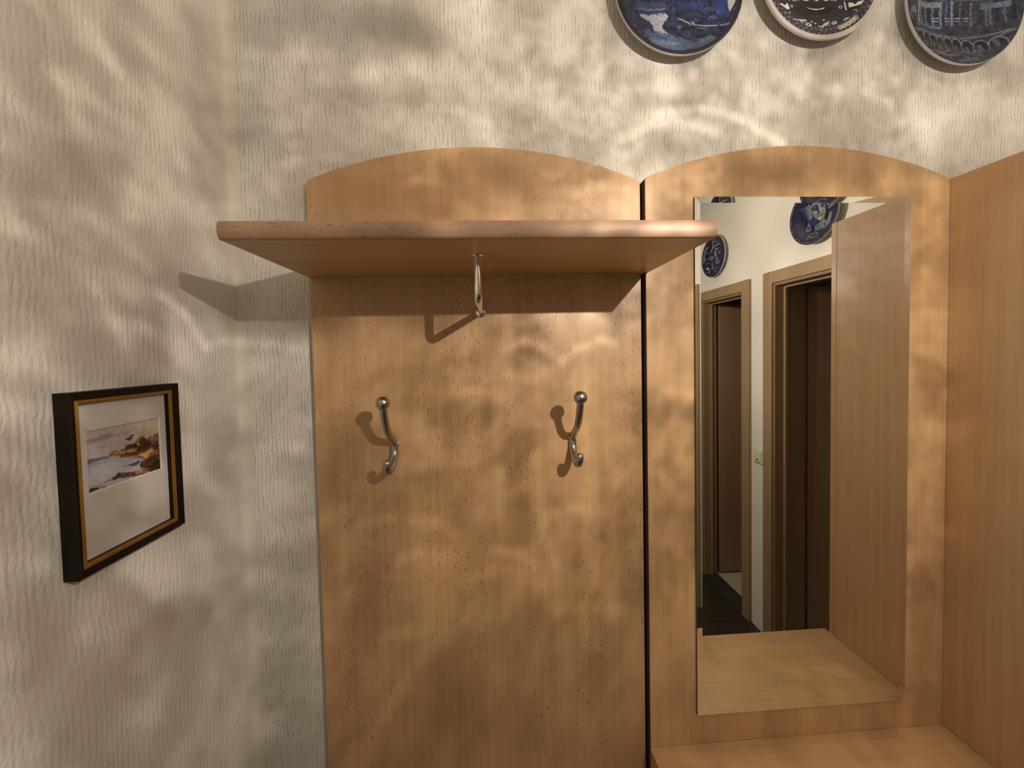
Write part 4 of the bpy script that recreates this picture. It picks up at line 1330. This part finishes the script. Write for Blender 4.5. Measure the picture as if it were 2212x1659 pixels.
# ------------------------------------------------------------------ framed picture on the left wall
FX = XL + 0.018
pic = tag(empty('framed_picture', (XL, -0.242, 1.338)), 'small framed seascape print with cream mat and dark gilt-edged frame on left wall', 'picture')
ya, yb, za, zb = -0.3215, -0.1620, 1.3390, 1.5645       # outer
ga, gb, gza, gzb = -0.3140, -0.1735, 1.3488, 1.5545     # dark / gilt boundary
ma, mb, mza, mzb = -0.3095, -0.1800, 1.3548, 1.5500     # gilt / mat boundary


def ring(a, b, x0a, x0b, back):
    """rectangular ring between outer rect a (front height x0a) and inner rect b (front height x0b)"""
    bm = bmesh.new()
    A = [(a[0], a[2]), (a[1], a[2]), (a[1], a[3]), (a[0], a[3])]
    B = [(b[0], b[2]), (b[1], b[2]), (b[1], b[3]), (b[0], b[3])]
    va = [bm.verts.new((x0a, *p)) for p in A]; vb = [bm.verts.new((x0b, *p)) for p in B]
    wa = [bm.verts.new((back, *p)) for p in A]; wb = [bm.verts.new((back, *p)) for p in B]
    for i in range(4):
        j = (i + 1) % 4
        bm.faces.new((va[i], va[j], vb[j], vb[i])); bm.faces.new((vb[i], vb[j], wb[j], wb[i]))
        bm.faces.new((wb[i], wb[j], wa[j], wa[i])); bm.faces.new((wa[i], wa[j], va[j], va[i]))
    return bm


obj('frame', ring((ya, yb, za, zb), (ga, gb, gza, gzb), FX, FX - 0.002, XL + 0.0005), m_frame, pic)
gm_ = ((ga * 0.4 + ma * 0.6), (gb * 0.4 + mb * 0.6), (gza * 0.4 + mza * 0.6), (gzb * 0.4 + mzb * 0.6))
obj('gilt_slip', ring((ga, gb, gza, gzb), gm_, FX - 0.0012, FX + 0.0002, XL + 0.004), m_gold, pic)
obj('gilt_slip', ring(gm_, (ma, mb, mza, mzb), FX - 0.0010, FX - 0.0016, XL + 0.004), m_gold, pic)
obj('rebate', ring((ma, mb, mza, mzb), (ma + 0.0002, mb - 0.0002, mza + 0.0002, mzb - 0.0002), FX - 0.0017, FX - 0.0017, XL + 0.004), m_frame, pic)
oy0, oy1, oz0, oz1 = -0.2960, -0.1913, 1.4366, 1.5140    # opening of the mat
m_mat = plain('cream_mat_board', (0.58, 0.54, 0.52), 0.8, grain=0.04)
m_core_w = plain('mat_core', (0.80, 0.72, 0.52), 0.8)
XM = FX - 0.0075
obj('mat_board', ring((ma - 0.002, mb + 0.002, mza - 0.002, mzb + 0.002), (oy0 - 0.0008, oy1 + 0.0008, oz0 - 0.0008, oz1 + 0.0008), XM, XM, XM - 0.0015), m_mat, pic)
obj('mat_bevel', ring((oy0 - 0.0008, oy1 + 0.0008, oz0 - 0.0008, oz1 + 0.0008), (oy0, oy1, oz0, oz1), XM, XM - 0.001, XM - 0.0015), m_core_w, pic)


nu, nv = 150, 100
def build_print(fn):
    V, F, K = [], [], []
    for j in range(nv + 1):
        for i in range(nu + 1):
            V.append((XM - 0.0018, oy0 - 0.001 + (oy1 - oy0 + 0.002) * i / nu, oz0 - 0.001 + (oz1 - oz0 + 0.002) * j / nv))
            K.append(fn(i / nu, j / nv))
    for j in range(nv):
        for i in range(nu):
            a = j * (nu + 1) + i
            F.append((a, a + 1, a + nu + 2, a + nu + 1))
    painted_mesh('print', V, F, K, m_paper, pic)


build_print(seascape)
gm, g, b = material('picture_glass')
tr_ = g.n('ShaderNodeBsdfTransparent')
gg = g.n('ShaderNodeBsdfGlossy'); gg.inputs['Roughness'].default_value = 0.02
mx = g.n('ShaderNodeMixShader'); mx.inputs[0].default_value = 0.025
g.put(mx.inputs[1], tr_.outputs[0]); g.put(mx.inputs[2], gg.outputs[0])
g.put([n for n in gm.node_tree.nodes if n.type == 'OUTPUT_MATERIAL'][0].inputs[0], mx.outputs[0])
obj('glass', box(XM + 0.0005, XM + 0.0022, ma - 0.002, mb + 0.002, mza - 0.002, mzb + 0.002), gm, pic)

# ------------------------------------------------------------------ light switch (seen in the mirror)
sw = tag(empty('light_switch', (XR, -1.300, 1.0)), 'small ivory light switch between the two doorways, seen in the mirror', 'light switch')
obj('cover_plate', box(XR - 0.009, XR - 0.0005, -1.336, -1.262, 0.960, 1.038, bev=0.002), m_plastic, sw)
rk = obj('rocker', box(XR - 0.012, XR - 0.009, -1.322, -1.276, 0.972, 1.026, bev=0.001), m_plastic, sw)
obj('indicator_lamp', box(XR - 0.0128, XR - 0.0118, -1.304, -1.294, 0.976, 0.986), m_red, rk)

# ------------------------------------------------------------------ ceiling lamp that lights the hall
cl = tag(empty('pendant_lamp', (LP.x, LP.y, ZC)), 'small clear cut-glass pendant lamp hanging from the ceiling', 'lamp')
obj('ceiling_rose', lathe([(0, 0), (0.05, 0), (0.045, -0.02), (0.006, -0.03), (0, -0.03)], (LP.x, LP.y, ZC), 'z', 32), m_chrome, cl, True, 40)
obj('cord', lathe([(0, -0.03), (0.003, -0.03), (0.003, -0.47), (0, -0.47)], (LP.x, LP.y, ZC), 'z', 12), m_core, cl)
obj('socket', lathe([(0, 0.145), (0.016, 0.145), (0.019, 0.105), (0, 0.105)], LP, 'z', 28), m_chrome, cl, True, 40)
sm, g, b = material('cut_glass_shade')
em = g.n('ShaderNodeEmission'); em.inputs[0].default_value = (1, 0.9, 0.75, 1); em.inputs[1].default_value = 12
ad = g.n('ShaderNodeMixShader'); ad.inputs[0].default_value = 0.12
g.put(ad.inputs[1], g.n('ShaderNodeBsdfTransparent').outputs[0]); g.put(ad.inputs[2], em.outputs[0])
g.put([n for n in sm.node_tree.nodes if n.type == 'OUTPUT_MATERIAL'][0].inputs[0], ad.outputs[0])
sp = [(0.020, 0.105), (0.045, 0.095), (0.060, 0.06), (0.066, 0.0), (0.060, -0.06), (0.045, -0.095), (0.0, -0.11)]
obj('glass_shade', lathe(sp, LP, 'z', 36), sm, cl, True)
C.objects.link(lamp)
lamp.parent = cl
lamp.location = (0, 0, LP.z - ZC)
